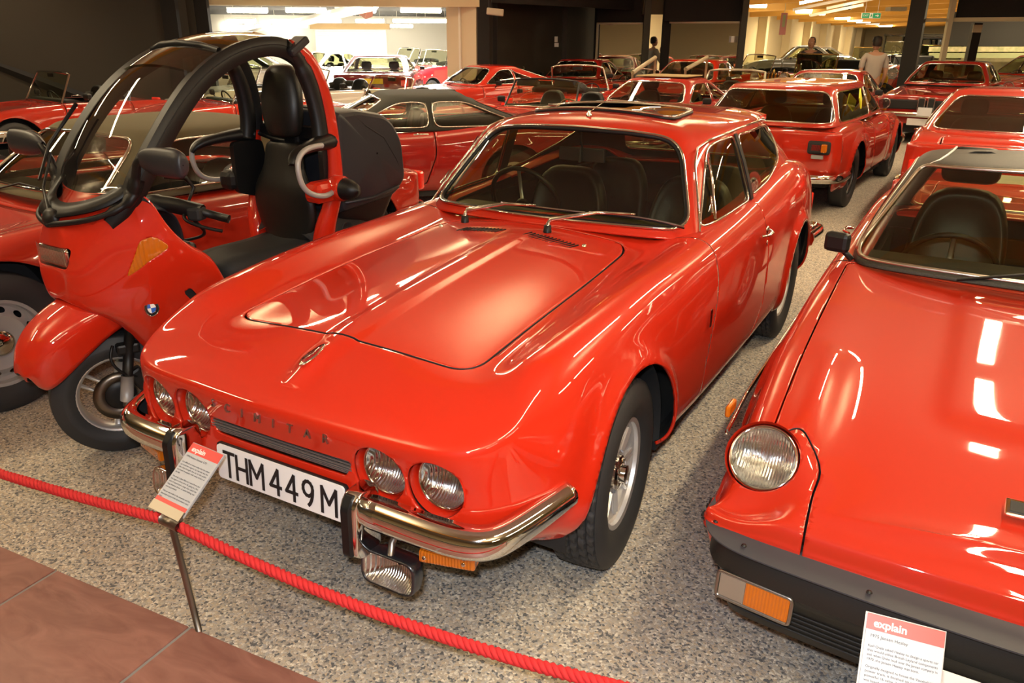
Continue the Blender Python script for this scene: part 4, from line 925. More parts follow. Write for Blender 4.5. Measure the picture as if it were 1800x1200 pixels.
    if s.seats:
        for x in (-.33, .33): seat(car, x, yo0+.55, .28, D.get('headrest', not open_), D.get('seat_h', .60), sm, .46, name='seat')
        swheel(car, D.get('swx', -.33), yo0+.26, zin+.02, .18, .40, m=D.get('swm'))
    G = s.glass or GLASSD; rm = s.roofm or pm
    zb = s.zb; wb_ = W-.10; wt = W-.10-s.tum-.06
    def ring(z, f, y_s, y_e, wf, zf=0, ze=0, bowf=.07, rnd=0.0):
        """half loop from the windscreen centre to the rear centre"""
        w = wf; return [(0, y_s-bowf, z+zf), (.50*w, y_s-bowf*.7, z+zf), (.86*w, y_s-.01, z+zf*.6), (.97*w, y_s+.09, z), (w, y_s+(y_e-y_s)*.28, z), (1.01*w, y_s+(y_e-y_s)*.55, z), (.985*w, y_s+(y_e-y_s)*.82, z), (.90*w, y_e-.05, z+ze*.5), (.50*w, y_e+.03, z+ze), (0, y_e+.045, z+ze)]
    lr = lambda a, b, t: a+(b-a)*t
    if s.kind in ('coupe', 'soft', 'estate', 'hard'):
        R = []
        for t in (0, .35, .7, 1.0):
            R.append(ring(lr(zb, s.zr-.055, t), t, lr(s.ys, s.yt, t**1.05), lr(s.yb, s.yr, t**.9), lr(wb_, wt, t**1.25), .012*t, 0))
        c = (s.yt+s.yr)/2
        R.append(ring(s.zr-.020, 1, s.yt+.06, s.yr-.05, wt-.055, .004)); R.append(ring(s.zr-.003, 1, s.yt+.16, s.yr-.14, wt*.62, 0))
        last = [(0, lr(s.yt+.22, s.yr-.20, q), s.zr+.004) for q in (0, .03, .07, .14, .3, .55, .78, .90, .96, 1)]
        R.append(last)
        P = surf(np.array(R), max(24, s.res[0]//2), max(70, int(s.res[1]*.7)), 1); Gm = mirror_half(P)
        zt = s.zr-D.get('hd', .065); zl = zb+D.get('zl0', .035); fk = D.get('fk', .90)
        tt = lambda z: (z-zb)/(s.zr-.055-zb)
        def wat(z): return lr(wb_, wt, tt(z)**1.25)
        V = Gm[0]; fw = rpoly([(-wat(zl)*fk, zl), (wat(zl)*fk, zl), (wat(zt)*(fk-.04), zt+.005), (0, zt+.018), (-wat(zt)*(fk-.04), zt+.005)], [.05, .05, D.get('fr', .07), .01, D.get('fr', .07)])
        mid_y = (s.yt+s.yr)/2
        Gm, g1 = split(Gm, np.where((V[:, 1] < mid_y), sdpoly(V[:, 0], V[:, 2], fw), 1))
        # keep only the screen : reject parts that lie on the roof top
        o = mk('windscreen', g1, GLASS if s.glass is None else s.glass, car); mk('windscreen_trim', trim(g1, D.get('tr', .011), .02 if hi else .04), s.trimm, o)
        mk('wiper', tube([(-.30, s.ys-.06, zb+.005), (-.05, s.ys-.035, zb+.06), (.14, s.ys-.03, zb+.05)], .006, 5), BLACK, o)
        V = Gm[0]; zt2 = zt-.02 if s.kind == 'soft' else zt; zl2 = zl+(.03 if s.kind == 'soft' else 0); fx = D.get('rwf', .86)
        rw = rpoly([(-wat(zl2)*fx, zl2), (wat(zl2)*fx, zl2), (wat(zt2)*(fx-.04), zt2), (-wat(zt2)*(fx-.04), zt2)], .06)
        Gm, g2 = split(Gm, np.where((V[:, 1] > mid_y), sdpoly(V[:, 0], V[:, 2], rw), 1))
        o = mk('rear_window', g2, D.get('rglass', G), car); mk('rear_window_trim', trim(g2, .009, .04), s.trimm if s.kind != 'soft' else CANVASB, o)
        ys_ = lambda z: lr(s.ys, s.yt, tt(z)**1.05); ye_ = lambda z: lr(s.yb, s.yr, tt(z)**.9)
        pb = s.pillar
        sw = [rpoly([(ys_(zl)+.10, zl), (pb-.025, zl), (pb-.035, zt-.01), (ys_(zt)+.12, zt-.01)], [.02, .02, .02, .08])]
        if D.get('rearside', s.kind != 'soft'):
            a, b = ye_(zl)-.22-D.get('cp', 0), ye_(zt)-.16-D.get('cp', 0)
            if a-pb > .15: sw.append(rpoly([(pb+.025, zl), (a, zl), (b, zt-.01), (pb+.02, zt-.01)], [.02, .06, .06, .02]))
        for sx in (1, -1):
            for wp in sw:
                V = Gm[0]; Gm, g3 = split(Gm, np.where(V[:, 0]*sx > .25, sdpoly(V[:, 1], V[:, 2], wp), 1)); o = mk('side_window', g3, G, car)
                if g3[1]: mk('window_trim', trim(g3, .007, .04), s.trimm, o)
        mk('soft_top' if s.kind == 'soft' else 'roof', Gm, rm, car, solid=.008)
    else:
        # open car: framed windscreen standing on the scuttle
        wz = D.get('wz', .34); ww = W-.17; rk = D.get('rake', .20); a = D.get('flatws', False)
        bt = [(-ww, s.ys+.06, zb-.02), (-ww*.6, s.ys+.0, zb), (0, s.ys-.03, zb+.005), (ww*.6, s.ys, zb), (ww, s.ys+.06, zb-.02)]
        tp = [(-ww+.06, s.ys+.06+rk, zb+wz-.03), (-ww*.55, s.ys+rk, zb+wz), (0, s.ys-.02+rk, zb+wz+.005), (ww*.55, s.ys+rk, zb+wz), (ww-.06, s.ys+.06+rk, zb+wz-.03)]
        A_, B_ = bs(np.array(bt), 16), bs(np.array(tp), 16); gm = grid(np.array([A_, (A_+B_)/2, B_]))
        fr = mk('windscreen_frame', tube(np.vstack([A_[:1], B_, A_[-1:]]), D.get('frame_r', .013), 8), D.get('framem', CHROME), car)
        mk('windscreen', gm, GLASS, fr); mk('windscreen_base', tube(A_, .012, 6), CHROME, fr)
        if D.get('visors'):
            for x in (-.3, .3): mk('sun_visor', box((x, s.ys+rk+.03, zb+wz-.055), (.34, .02, .10), (-.3, 0, 0)), MATTE, fr, bev=.01, smooth=False)
        mk('rear_view_mirror', box((0, s.ys+rk+.03, zb+wz-.05), (.18, .02, .05)), BLACK, fr, smooth=False)
        if D.get('hoodfold', True):
            mk('folded_hood', tube(bs(np.array([(-xo+.02, s.yr-.05, zb-.01), (-xo*.8, s.yr+.10, zb+.03), (0, s.yr+.15, zb+.05), (xo*.8, s.yr+.10, zb+.03), (xo-.02, s.yr-.05, zb-.01)]), 20), .055, 10), D.get('foldm', CANVASB), car)
    # front end
    zN = prof(s.crown, yN)
    for (x, z, r) in D.get('lamps', [(W-.20, zN-.10, .085)]):
        for sx in (1, -1):
            yb_ = yN+s.bow*(min(1, x/W)**2)*.9-.005+D.get('ldy', 0); lamp(car, (sx*x, yb_-.01, z), r, (sx*.05, -1, .1), depth=.05, n=24)
    g = D.get('grille', (.34, .10, zN-.18))
    if g:
        o = mk('grille', box((0, yN+.015, g[2]), (g[0]*2, .05, g[1])), D.get('gm', MATTE), car, bev=.02, smooth=False)
        for k in range(D.get('gbars', 3)):
            mk('grille_bar', box((0, yN-.018, g[2]+g[1]*((k+1)/(D.get('gbars', 3)+1)-.5)), (g[0]*1.9, .012, .006)), CHROME, o, smooth=False)
    if s.bumper:
        for (nm, y, k, zz) in (('front_bumper', yN, -1, D.get('bz', .46)), ('rear_bumper', yT, 1, D.get('bzr', .46))):
            bw = s.bow*(1 if k < 0 else .7)
            p = [(-W-.01, y-k*(bw+.42), zz), (-W*1.0, y-k*(bw+.12), zz), (-W*.85, y-k*(bw*.55-.03), zz), (-W*.4, y+k*.06, zz), (0, y+k*.075, zz), (W*.4, y+k*.06, zz), (W*.85, y-k*(bw*.55-.03), zz), (W*1.0, y-k*(bw+.12), zz), (W+.01, y-k*(bw+.42), zz)]
            m = sweep(bs(np.array(p if k < 0 else p[::-1]), 40, it=1), [(-.02, .045), (.012, .04), (.026, .015), (.026, -.015), (.012, -.04), (-.02, -.045)])
            bo = mk(nm, m, D.get('bumpm', CHROME), car, ang=40)
            if D.get('over', True):
                for sx in (1, -1): mk('overrider', box((sx*.34, y+k*.085, zz+.005), (.05, .07, .16)), CHROME, bo, bev=.018, smooth=False)
    for sx in (1, -1):
        tl = D.get('tail', (W-.18, .66, .10, .07)); tlo = mk('tail_lamp', box((sx*tl[0], yT-s.bow*.35+.005, tl[1]), (tl[2]*2, .06, tl[3]*2)), REDLENS, car, bev=.018, smooth=False)
        if D.get('indic', True): mk('indicator_lamp', box((sx*(W-.17), yN+s.bow*.5+.0, D.get('iz', zN-.24)), (.09, .05, .035)), AMBER, car, bev=.008, smooth=False)
    if D.get('plate', True):
        mk('number_plate', box((0, yN-.085 if s.bumper else yN-.02, D.get('pz', .40)), (.50, .01, .11)), PLATE, car, smooth=False)
    if D.get('rplate', True): mk('rear_plate', box((0, yT+.012, D.get('rpz', .58)), (.50, .012, .11)), YPLATE if D.get('ypl') else D.get('rpm', PLATE), car, smooth=False)
    if D.get('mirror', True):
        for sx in (1, -1):
            mo = mk('door_mirror', box((sx*(W+.06), s.ys+.32, zb+.06), (.12, .07, .085), (0, 0, sx*.2)), D.get('mirm', BLACK), car, bev=.022, smooth=False)
            mk('mirror_stalk', tube([(sx*(W-.06), s.ys+.32, zb-.02), (sx*(W+.04), s.ys+.32, zb+.04)], .010, 6), BLACK, mo)
    if s.wheels: wheels(car, [(0, s.track or W-.115, D.get('steer', 0)), (s.wb, s.track or W-.115, 0)], s.R, s.tw, s.rr, s.style, 0, rimmat=D.get('rimm'))
    return car
# ================================================================== covered scooter beside the shooting brake
def build_scooter():
    car = thing('covered_scooter', 'tall red covered scooter with curved windscreen, roof arch, high-backed black seat and luggage box', 'scooter', (-1.42, -.484, 0), -math.radians(4))
    mir = lambda m: both(m)
    # local frame: x = its left (towards us), y = rearwards, z up ; front axle at origin
    # ---- wheels
    t = tyre_mesh(.262, .13, .168, 0, 64)
    fw = mk('front_wheel', t, RUBBER, car); fw.location = (.02, .135, .262); fw.rotation_euler = (0, 0, -.42)
    R0 = [lathe([(.170, -.045), (.158, -.040), (.150, -.02), (.150, .02), (.158, .040), (.170, .045), (.174, .043), (.172, .036)], 48)]
    for k in range(3):
        A = k*2*PI/3+.5
        for da in (-.28, .28):
            R0.append(tube([(0.01, .045*math.cos(A+da*1.8), .045*math.sin(A+da*1.8)), (.02, .10*math.cos(A+da*.8), .10*math.sin(A+da*.8)), (0.0, .155*math.cos(A+da*.55), .155*math.sin(A+da*.55))], [.018, .012, .016], 8, flat=.6))
    R0.append(lathe([(.05, -.04), (.055, 0), (.05, .03), (.02, .035), (.001, .035)], 24))
    mk('rim', join(*R0), ALLOY, fw)
    dm = lathe([(.105, .052), (.107, .056), (.062, .056), (.060, .052), (.105, .052)], 64); V, F = dm
    mk('brake_disc', dm, mat('brake_disc_steel', (.22, .19, .16), .35, 1.0), fw)
    mk('disc_carrier', lathe([(.064, .050), (.055, .058), (.03, .060), (.001, .062)], 24), BLACK, fw)
    mk('brake_caliper', xf(box((0, 0, 0), (.05, .06, .10), (.5, 0, 0)), (.075, .08, .07)), BLACK, fw, bev=.012, smooth=False)
    for sx in (1, -1):
        f = mk('fork_leg', tube([(sx*.095, .015, -.01), (sx*.095, .035, .10)], .026, 14), DULL, fw)
        mk('fork_tube', tube([(sx*.095, .035, .10), (sx*.095, .075, .30)], .021, 14), BLACK, fw)
        mk('axle_clamp', tube([(sx*.095-.0, .012, -.035), (sx*.095, .018, .01)], .020, 8, flat=.8), STEEL, fw)
        mk('fork_bridge', box((sx*.085, .055, .215), (.05, .09, .045)), BLACK, fw, bev=.01, smooth=False)
    mk('brake_hose', tube(bs(np.array([(.10, .0, .24), (.125, -.03, .18), (.115, .03, .10), (.085, .09, .08)]), 14), .006, 6), BLACK, fw)
    rw = mk('rear_wheel', tyre_mesh(.25, .14, .155, 0, 48), RUBBER, car); rw.location = (0, 1.46, .25)
    mk('rim', lathe([(.158, -.05), (.145, -.03), (.12, .0), (.05, .02), (.001, .03)], 32), ALLOY, rw)
    # ---- front fender (beak over the wheel)
    sec = []
    #           y      z    half w  drop
    for (y, z, w, dr) in [(-.352, .490, .0, .05), (-.350, .495, .040, .10), (-.340, .515, .055, .13), (-.325, .545, .075, .17), (-.28, .60, .098, .20), (-.20, .655, .112, .20), (-.08, .70, .125, .17), (.06, .725, .135, .15), (.22, .72, .14, .17), (.36, .68, .14, .16)]:
        sec.append([(w*.97, y+.035, z-dr), (w*1.05, y+.01, z-dr*.55), (w*.96, y, z-.055), (w*.62, y, z-.012), (w*.3, y, z), (0, y, z+.002)])
    P = np.array(sec).transpose(1, 0, 2)
    A = bs(P, 24, 'open', 'mirror', 1); A = bs(A.transpose(1, 0, 2), 50, 'open', 'open', 1).transpose(1, 0, 2)
    V, F = mirror_half(A)
    fd = mk('front_fender', (V, F), RED, car, solid=.006)
    tip = np.array([[(0, -.345, .45), (.0, -.34, .46)]])
    # nose cap closing the beak
    cap = []
    for k, (x, zt, zb) in enumerate([(-.050, .50, .405), (-.03, .508, .402), (0, .512, .400), (.03, .508, .402), (.050, .50, .405)]): cap.append([(x, -.335-.012*(1-abs(x)/.05), zt), (x, -.345-.012*(1-abs(x)/.05), (zt+zb)/2), (x, -.315, zb)])
    # ---- main fairing: sections from nose down to leg shield, loft along y ; each: list of (x, z) from bottom edge up the side to the centre
    S = []
    def sct(y, pts): S.append([(x, y+dy, z) for x, z, dy in pts])
    #   bottom-in          lower side          mid            belt          shoulder        top in         centre
    sct(-.175, [(.0, .71, .02), (.0, .72, 0), (.0, .76, -.0), (.0, .84, -.0), (.0, .93, .02), (.0, .99, .04), (.0, 1.01, .045), (0, 1.02, .045)])
    sct(-.165, [(.05, .700, .02), (.07, .71, .0), (.08, .76, -.01), (.085, .84, -.01), (.08, .93, .02), (.05, 1.00, .04), (.025, 1.015, .045), (0, 1.022, .045)])
    sct(-.145, [(.055, .690, .02), (.085, .700, .0), (.105, .76, -.01), (.112, .84, -.01), (.108, .93, .02), (.07, 1.00, .04), (.035, 1.02, .045), (0, 1.025, .045)])
    sct(-.10, [(.10, .660, .02), (.135, .680, .0), (.150, .76, -.01), (.155, .85, 0), (.150, .95, .03), (.11, 1.035, .06), (.055, 1.045, .05), (0, 1.05, .05)])
    sct(.02, [(.14, .600, .04), (.185, .640, .01), (.205, .74, .0), (.215, .85, .01), (.215, .96, .02), (.185, 1.055, .04), (.10, 1.065, .0), (0, 1.07, -.02)])
    sct(.14, [(.155, .47, .06), (.205, .56, .02), (.240, .70, .0), (.265, .83, .01), (.268, .95, .02), (.245, 1.05, .05), (.14, 1.08, -.04), (0, 1.085, -.08)])
    sct(.25, [(.165, .37, .05), (.22, .49, .02), (.262, .66, 0), (.300, .82, 0), (.306, .96, .0), (.280, 1.12, -.01), (.17, 1.12, -.11), (0, 1.11, -.16)])
    sct(.295, [(.167, .34, .05), (.223, .47, .02), (.267, .65, 0), (.312, .81, 0), (.320, .93, -.01), (.292, 1.05, -.03), (.18, 1.08, -.14), (0, 1.08, -.20)])
    sct(.38, [(.17, .30, .04), (.23, .44, .02), (.275, .62, .0), (.325, .78, 0), (.335, .86, -.01), (.305, .925, -.05), (.20, .98, -.20), (0, 1.02, -.27)])
    sct(.48, [(.17, .27, .04), (.235, .40, .02), (.280, .58, 0), (.325, .72, 0), (.330, .80, -.02), (.305, .86, -.05), (.24, .90, -.22), (.10, .95, -.32)])
    sct(.56, [(.165, .26, .03), (.225, .38, .02), (.265, .53, -.01), (.300, .65, -.02), (.300, .71, -.04), (.28, .75, -.08), (.24, .78, -.20), (.14, .80, -.34)])
    P = np.array(S).transpose(1, 0, 2)
    A = bs(P, 110, 'open', 'mirror', 1); A = bs(A.transpose(1, 0, 2), 170, 'open', 'open', 1).transpose(1, 0, 2)
    A[-1, :, 0] *= (np.abs(A[-1, :, 0]) > 1)  # centre line exactly on x = 0
    V, F = mirror_half(A)
    B = (V, F)
    # lamp opening, indicator opening, side slot
    q = sdpoly(V[:, 0], V[:, 2], rpoly([(-.105, .845), (.105, .845), (.118, .925), (-.118, .925)], .02)); B, _ = split(B, np.where(V[:, 1] < -.02, q, 1))
    ind = rpoly([(.085, .800), (.165, .835), (.285, .905), (.235, .955), (.175, .940)], .02)
    slot = rpoly([(.330, .70), (.358, .715), (.455, .585), (.430, .570)], .010)
    for sx in (1, -1):
        V = B[0]; B, g = split(B, np.where(V[:, 0]*sx > .05, sdpoly(V[:, 1], V[:, 2], ind), 1)); mk('indicator_lamp', g, AMBER, car, solid=.01)
        V = B[0]; B, g = split(B, np.where(V[:, 0]*sx > .10, sdpoly(V[:, 1], V[:, 2], slot), 1)); mk('air_slot', xf(g, (-sx*.008, 0, 0)), MATTE, car)
    body = mk('fairing', B, RED, car, solid=.007)
    hl = mk('headlamp', box((0, -.135, .885), (.20, .05, .080)), REFLECT, car, bev=.015, smooth=False)
    P2 = np.array([[(x, -.158-.035*(1-(x/.12)**2)-.10*(z-.885)*0, z) for x in np.linspace(-.116, .116, 16)] for z in (.845, .865, .885, .905, .925)])
    P2[..., 1] += .012
    mk('headlamp_lens', grid(P2), LENS, hl)
    # round emblem on both flanks
    for sx in (1, -1):
        n = Vector((sx*1.0, -.28, .20)).normalized(); e1 = Vector((-n.y, n.x, 0)).normalized()*(1); e2 = n.cross(e1); o = Vector((sx*.249, .20, .66)); 
        if sx < 0: o = Vector((-.249, .20, .66))
        base = mk('emblem', frame_xf(lathe([(.034, -.002), (.034, .004), (.031, .006), (.001, .006)], 32, 'z'), o, e1, e2), INK, car)
        mk('emblem_ring', frame_xf(tube([(.033*math.cos(a), .033*math.sin(a), .005) for a in np.linspace(0, 2*PI, 32, endpoint=False)], .0018, 5, True), o, e1, e2), CHROME, base)
        mk('emblem_ring', frame_xf(tube([(.021*math.cos(a), .021*math.sin(a), .0065) for a in np.linspace(0, 2*PI, 32, endpoint=False)], .0012, 5, True), o, e1, e2), CHROME, base)
        for k in range(4):
            arcp = [(0, 0)]+[(.020*math.cos(a), .020*math.sin(a)) for a in np.linspace(k*PI/2, (k+1)*PI/2, 10)]
            mk('emblem_quadrant', frame_xf(prism(arcp, .0055, .0075), o, e1, e2), WHITE if k % 2 == 0 else mat('badge_blue', (.02, .12, .55), .3), base, smooth=False)
    # ---- dash / inner fairing, leg shield and floor
    mk('leg_shield', join(box((0, .42, .60), (.44, .05, .55), (-.12, 0, 0))), BLACK, car, bev=.02, smooth=False)
    mk('instrument_cowl', xf(grid(bs(np.array([[(x*w, y, z-.05*(abs(x))**2) for x in (-1, -.5, 0, .5, 1)] for (y, z, w) in [(.06, 1.03, .20), (.18, 1.09, .21), (.32, 1.10, .20), (.42, 1.06, .17), (.46, .98, .15), (.47, .85, .14)]]), 24)), (0, 0, -.005)), GREYB, car, solid=.01)
    fl = mk('floorboard', join(box((0, .62, .30), (.50, .50, .10)), box((0, .95, .32), (.40, .4, .16))), RED, car, bev=.03, smooth=False)
    for sx in (1, -1): mk('sill', sweep(bs(np.array([(sx*.20, .42, .30), (sx*.23, .65, .28), (sx*.23, .95, .30), (sx*.20, 1.2, .40)]), 20), [(.03, -.06), (.03, .05), (-.03, .07), (-.03, -.06)]), RED, car)
    # ---- windscreen base black trim
    yz = [(-.07, 1.02), (.04, 1.065), (.15, 1.10)]
    # windscreen + roof rails in side view (rear-wards y, z)
    outer = np.array([(.05, 1.02), (.16, 1.11), (.215, 1.19), (.31, 1.315), (.425, 1.44), (.545, 1.54), (.69, 1.618), (.835, 1.661), (.99, 1.671), (1.09, 1.631), (1.16, 1.57), (1.225, 1.42), (1.24, 1.24)])
    def xr(i): return [.19, .245, .262, .268, .262, .25, .24, .235, .232, .232, .236, .25, .265][i]
    for sx in (1, -1):
        path = np.array([(sx*xr(i), y, z) for i, (y, z) in enumerate(outer)]); pp = bs(path, 60, it=1); Q = []
        T = np.gradient(pp, axis=0)
        for k in range(60):
            t = T[k]/np.linalg.norm(T[k]); n = np.array([0, -t[2], t[1]]); n /= np.linalg.norm(n); f = k/59
            wd = .072 if .1 < f < .9 else .06+.012*math.sin(f*PI); s_ = np.array([sx, 0, 0])
            Q.append([pp[k]+n*a+s_*b for a, b in [(.004, -.035), (.008, .012), (-.012, .026), (-wd*.6, .030), (-wd, .018), (-wd*1.02, -.010), (-wd*.7, -.028)]])
        rl = mk('roof_rail', grid(np.array(Q) if sx < 0 else np.array(Q)[::-1], False, True), BLACK, car, ang=45)
        ip = pp.copy(); 
        mk('rail_seam', tube([q+np.array([sx*.028, 0, -.004])-0*T[i] for i, q in enumerate(pp[5:52]-np.array([0, 0, .020]))], .0025, 4), MATTE, rl)
        # red rear hoop
        hp = bs(np.array([(sx*.238, 1.05, 1.655), (sx*.246, 1.135, 1.60), (sx*.262, 1.20, 1.46), (sx*.275, 1.222, 1.30), (sx*.283, 1.225, 1.15), (sx*.288, 1.215, 1.02), (sx*.27, 1.19, .90), (sx*.25, 1.16, .80), (sx*.22, 1.16, .66)]), 50, it=1)
        mk('rear_hoop', tube(hp, np.interp(np.arange(50), [0, 8, 25, 38, 50], [.012, .026, .028, .036, .05]), 12, flat=1.3), RED, car)
        mk('hoop_cover', tube(bs(np.array([(sx*.236, 1.02, 1.64), (sx*.238, 1.09, 1.585), (sx*.245, 1.15, 1.46), (sx*.255, 1.175, 1.30), (sx*.262, 1.165, 1.20)]), 30, it=1), [.03]*10+[.036]*20, 10, flat=1.2), BLACK, car)
        mk('roof_cap', box((sx*.244, 1.075, 1.640), (.085, .12, .035), (.55, 0, 0)), GREYB, car, bev=.01, smooth=False)
        # shoulder bar: black arm, silver tube, round bumper
        arm = mk('shoulder_arm', tube(bs(np.array([(sx*.275, 1.20, 1.22), (sx*.30, 1.10, 1.215), (sx*.325, .98, 1.20), (sx*.345, .92, 1.175), (sx*.355, .90, 1.15)]), 24, it=1), np.interp(np.arange(24), [0, 10, 24], [.055, .034, .014]), 10, flat=.7), BLACK, car)
        hb = bs(np.array([(sx*.34, 1.10, 1.215), (sx*.355, 1.00, 1.212), (sx*.372, .93, 1.18), (sx*.378, .915, 1.13), (sx*.380, .925, 1.07), (sx*.382, .965, 1.02), (sx*.385, 1.05, .995), (sx*.36, 1.13, 1.0)]), 50, it=1)
        mk('grab_bar', tube(hb, .0125, 12), DULL, arm)
        mk('arm_lower', box((sx*.31, 1.13, 1.0), (.10, .20, .10)), BLACK if sx < 0 else RED, arm, bev=.03, smooth=False)
        ball = lathe([(.001, -.03), (.05, -.025), (.060, .0), (.060, .05), (.05, .065)], 24, 'x'); ball2 = lathe([(.052, .06), (.047, .10), (.030, .135), (.001, .15)], 24, 'x')
        mk('shoulder_knob', xf(ball, (sx*.33, 1.175, 1.01), scale=(sx, 1, 1)), RED, arm); mk('knob_cap', xf(ball2, (sx*.33, 1.175, 1.01), scale=(sx, 1, 1)), BLACK, arm)
    # side panel on far side behind the rider (black)
    for sx in (1, -1): mk('side_panel', prism(rpoly([(1.06, 1.19), (1.24, 1.19), (1.27, .98), (1.20, .90), (1.06, .94)] if sx < 0 else [(1.16, 1.19), (1.24, 1.19), (1.27, .98), (1.22, .90), (1.16, .94)], .03), sx*.245, sx*.275, 'x'), BLACK, car, smooth=False)
    # glass: windscreen panel and clear roof between rails
    gw = []
    for i, (y, z) in enumerate(outer[:9]):
        x = xr(i)-.015; gw.append([(-x, y, z-.0), (-x*.6, y-.035*(1-i/11), z+.02*(1)), (0, y-.055*(1-i/11), z+.028), (x*.6, y-.035*(1-i/11), z+.02), (x, y, z)])
    gw = np.array(gw); gw[0, :, 1] -= .06; gw[0, :, 2] -= .01
    wsA = bs(gw[:7], 40, it=1); wsA = bs(wsA.transpose(1, 0, 2), 20).transpose(1, 0, 2)
    mk('windscreen', grid(wsA), GLASSC, car)
    rfA = bs(gw[5:], 24, it=1); rfA = bs(rfA.transpose(1, 0, 2), 20).transpose(1, 0, 2)
    mk('roof_panel', xf(grid(rfA), (0, 0, .006)), glass('smoked_roof', (.35, .33, .18), 1.5), car)
    mk('screen_header', tube(gw[6][:, :]*[1, 1, 1]+[0, 0, .006], .014, 8), BLACK, car)
    cowl = []
    for (y, z, w) in [(-.085, 1.005, .085), (-.04, 1.035, .13), (.03, 1.05, .175), (.10, 1.085, .215), (.17, 1.125, .245)]: cowl.append([(-w, y+.03, z-.02), (-w*.6, y-.03, z), (0, y-.05, z+.008), (w*.6, y-.03, z), (w, y+.03, z-.02)])
    ra = np.array([(0, -.145, 1.03), (.10, -.11, 1.045), (.18, -.02, 1.06), (.235, .10, 1.088), (.262, .19, 1.13)]); rb_ = np.array([(0, -.02, 1.075), (.07, 0, 1.085), (.13, .05, 1.10), (.175, .12, 1.12), (.19, .19, 1.15)])
    fa = np.vstack([ra[:0:-1]*[-1, 1, 1], ra]); fb = np.vstack([rb_[:0:-1]*[-1, 1, 1], rb_])
    mk('wiper_cowl', grid(np.array([bs(fa, 30), bs((fa+fb)/2+[0, 0, .008], 30), bs(fb, 30)])), BLACK, car, solid=.005)
    for sx in (1, -1):
        mk('screen_corner', tube(bs(np.array([(sx*.0, -.145, 1.005), (sx*.10, -.11, 1.02), (sx*.18, -.02, 1.035), (sx*.235, .10, 1.065), (sx*.262, .19, 1.11), (sx*.268, .225, 1.17)]), 26, it=1), [.014]*14+[.020]*4+[.034]*8, 10, flat=.8), BLACK, car)
        # mirrors
        ma = mk('mirror_arm', tube(bs(np.array([(sx*.265, .19, 1.12), (sx*.30, .20, 1.19), (sx*.33, .19, 1.24), (sx*.37, .20, 1.26)]), 16, it=1), [.030]*4+[.020]*6+[.018]*6, 10), BLACK, car)
        P2 = []
        for s_, (x, w) in enumerate([(.335, .30), (.37, .70), (.44, .98), (.53, 1.0), (.585, .95), (.602, .55), (.604, .05)]):
            P2.append([(sx*x, .20+.038*w*math.cos(a), 1.255+.052*w*math.sin(a)) for a in np.linspace(0, 2*PI, 14, endpoint=False)])
        P2 = bs(np.array(P2), 24, it=1); m = grid(P2 if sx > 0 else P2, False, True)
        mk('mirror_housing', m, GREYB, ma, label=None)
        mk('mirror_glass', prism([( .49+.09*math.cos(a), 1.255+.05*math.sin(a)) for a in np.linspace(0, 2*PI, 20, endpoint=False)] if sx > 0 else [(-.49+.09*math.cos(a), 1.255+.05*math.sin(a)) for a in np.linspace(0, 2*PI, 20, endpoint=False)], .236, .240, 'y'), mat('mirror_silver', (.8, .8, .8), .02, 1.0), ma, smooth=False)
    # wiper
    wp = mk('wiper', tube([(0.0, -.12, 1.04), (-.13, -.02, 1.12), (-.20, .13, 1.24)], [.012, .008, .006], 6), BLACK, car)
    mk('wiper_blade', tube([(-.20, .02, 1.14), (-.215, .14, 1.27), (-.205, .30, 1.42)], .008, 6), BLACK, wp)
    mk('wiper_motor_cap', xf(lathe([(.045, 0), (.045, .02), (.03, .035), (.001, .04)], 20, 'z'), (0, -.11, 1.02), (.5, 0, 0)), BLACK, wp)
    # handlebar
    for sx in (1, -1):
        hbp = bs(np.array([(sx*.03, .36, 1.02), (sx*.12, .38, 1.045), (sx*.22, .42, 1.03), (sx*.30, .46, 1.01)]), 16)
        h = mk('handlebar_cover', tube(hbp, [.038]*6+[.032]*10, 10), BLACK, car)
        mk('handlebar_grip', tube([(sx*.30, .46, 1.01), (sx*.40, .51, .985)], .017, 12), BLACK, h)
        mk('switch_block', box((sx*.285, .445, 1.005), (.06, .06, .055), (0, 0, sx*.4)), MATTE, h, bev=.012, smooth=False)
        mk('brake_lever', tube(bs(np.array([(sx*.25, .41, 1.0), (sx*.28, .385, .985), (sx*.35, .42, .96), (sx*.41, .465, .945)]), 14), .007, 6), BLACK, h)
    mk('control_cable', tube(bs(np.array([(.27, .43, .985), (.25, .52, .90), (.12, .52, .86), (.05, .42, .85)]), 20), .007, 6), BLACK, car)
    mk('dash_switch', join(tube([(.10, .44, 1.14), (.13, .52, 1.125), (.135, .55, 1.08), (.15, .50, 1.02)], [.012, .012, .008, .006], 6)), BLACK, car)
    # ---- seat, back rest, headrest
    P2 = []
    for (y, w, h) in [(.66, .06, .0), (.67, .11, .03), (.72, .145, .05), (.85, .165, .055), (1.0, .18, .05), (1.10, .185, .06), (1.16, .17, .07)]:
        P2.append([(w*.98, y, .615+h*.2), (w, y, .655+h*.4), (w*.9, y, .675+h*.8), (w*.5, y, .672+h), (0, y, .668+h), (-w*.5, y, .672+h), (-w*.9, y, .675+h*.8), (-w, y, .655+h*.4), (-w*.98, y, .615+h*.2)])
    st = mk('seat', grid(bs(np.array(P2), 30, it=1)), LEATHER, car, solid=.01)
    mk('seat_base', grid(bs(np.array([[(w, y, .62), (w*.9, y+.01, .52), (w*.75, y+.03, .44), (0, y+.04, .40), (-w*.75, y+.03, .44), (-w*.9, y+.01, .52), (-w, y, .62)] for y, w in ((.69, .06), (.70, .12), (.78, .155), (.95, .175), (1.16, .18))]), 20)), RED, car, solid=.01)
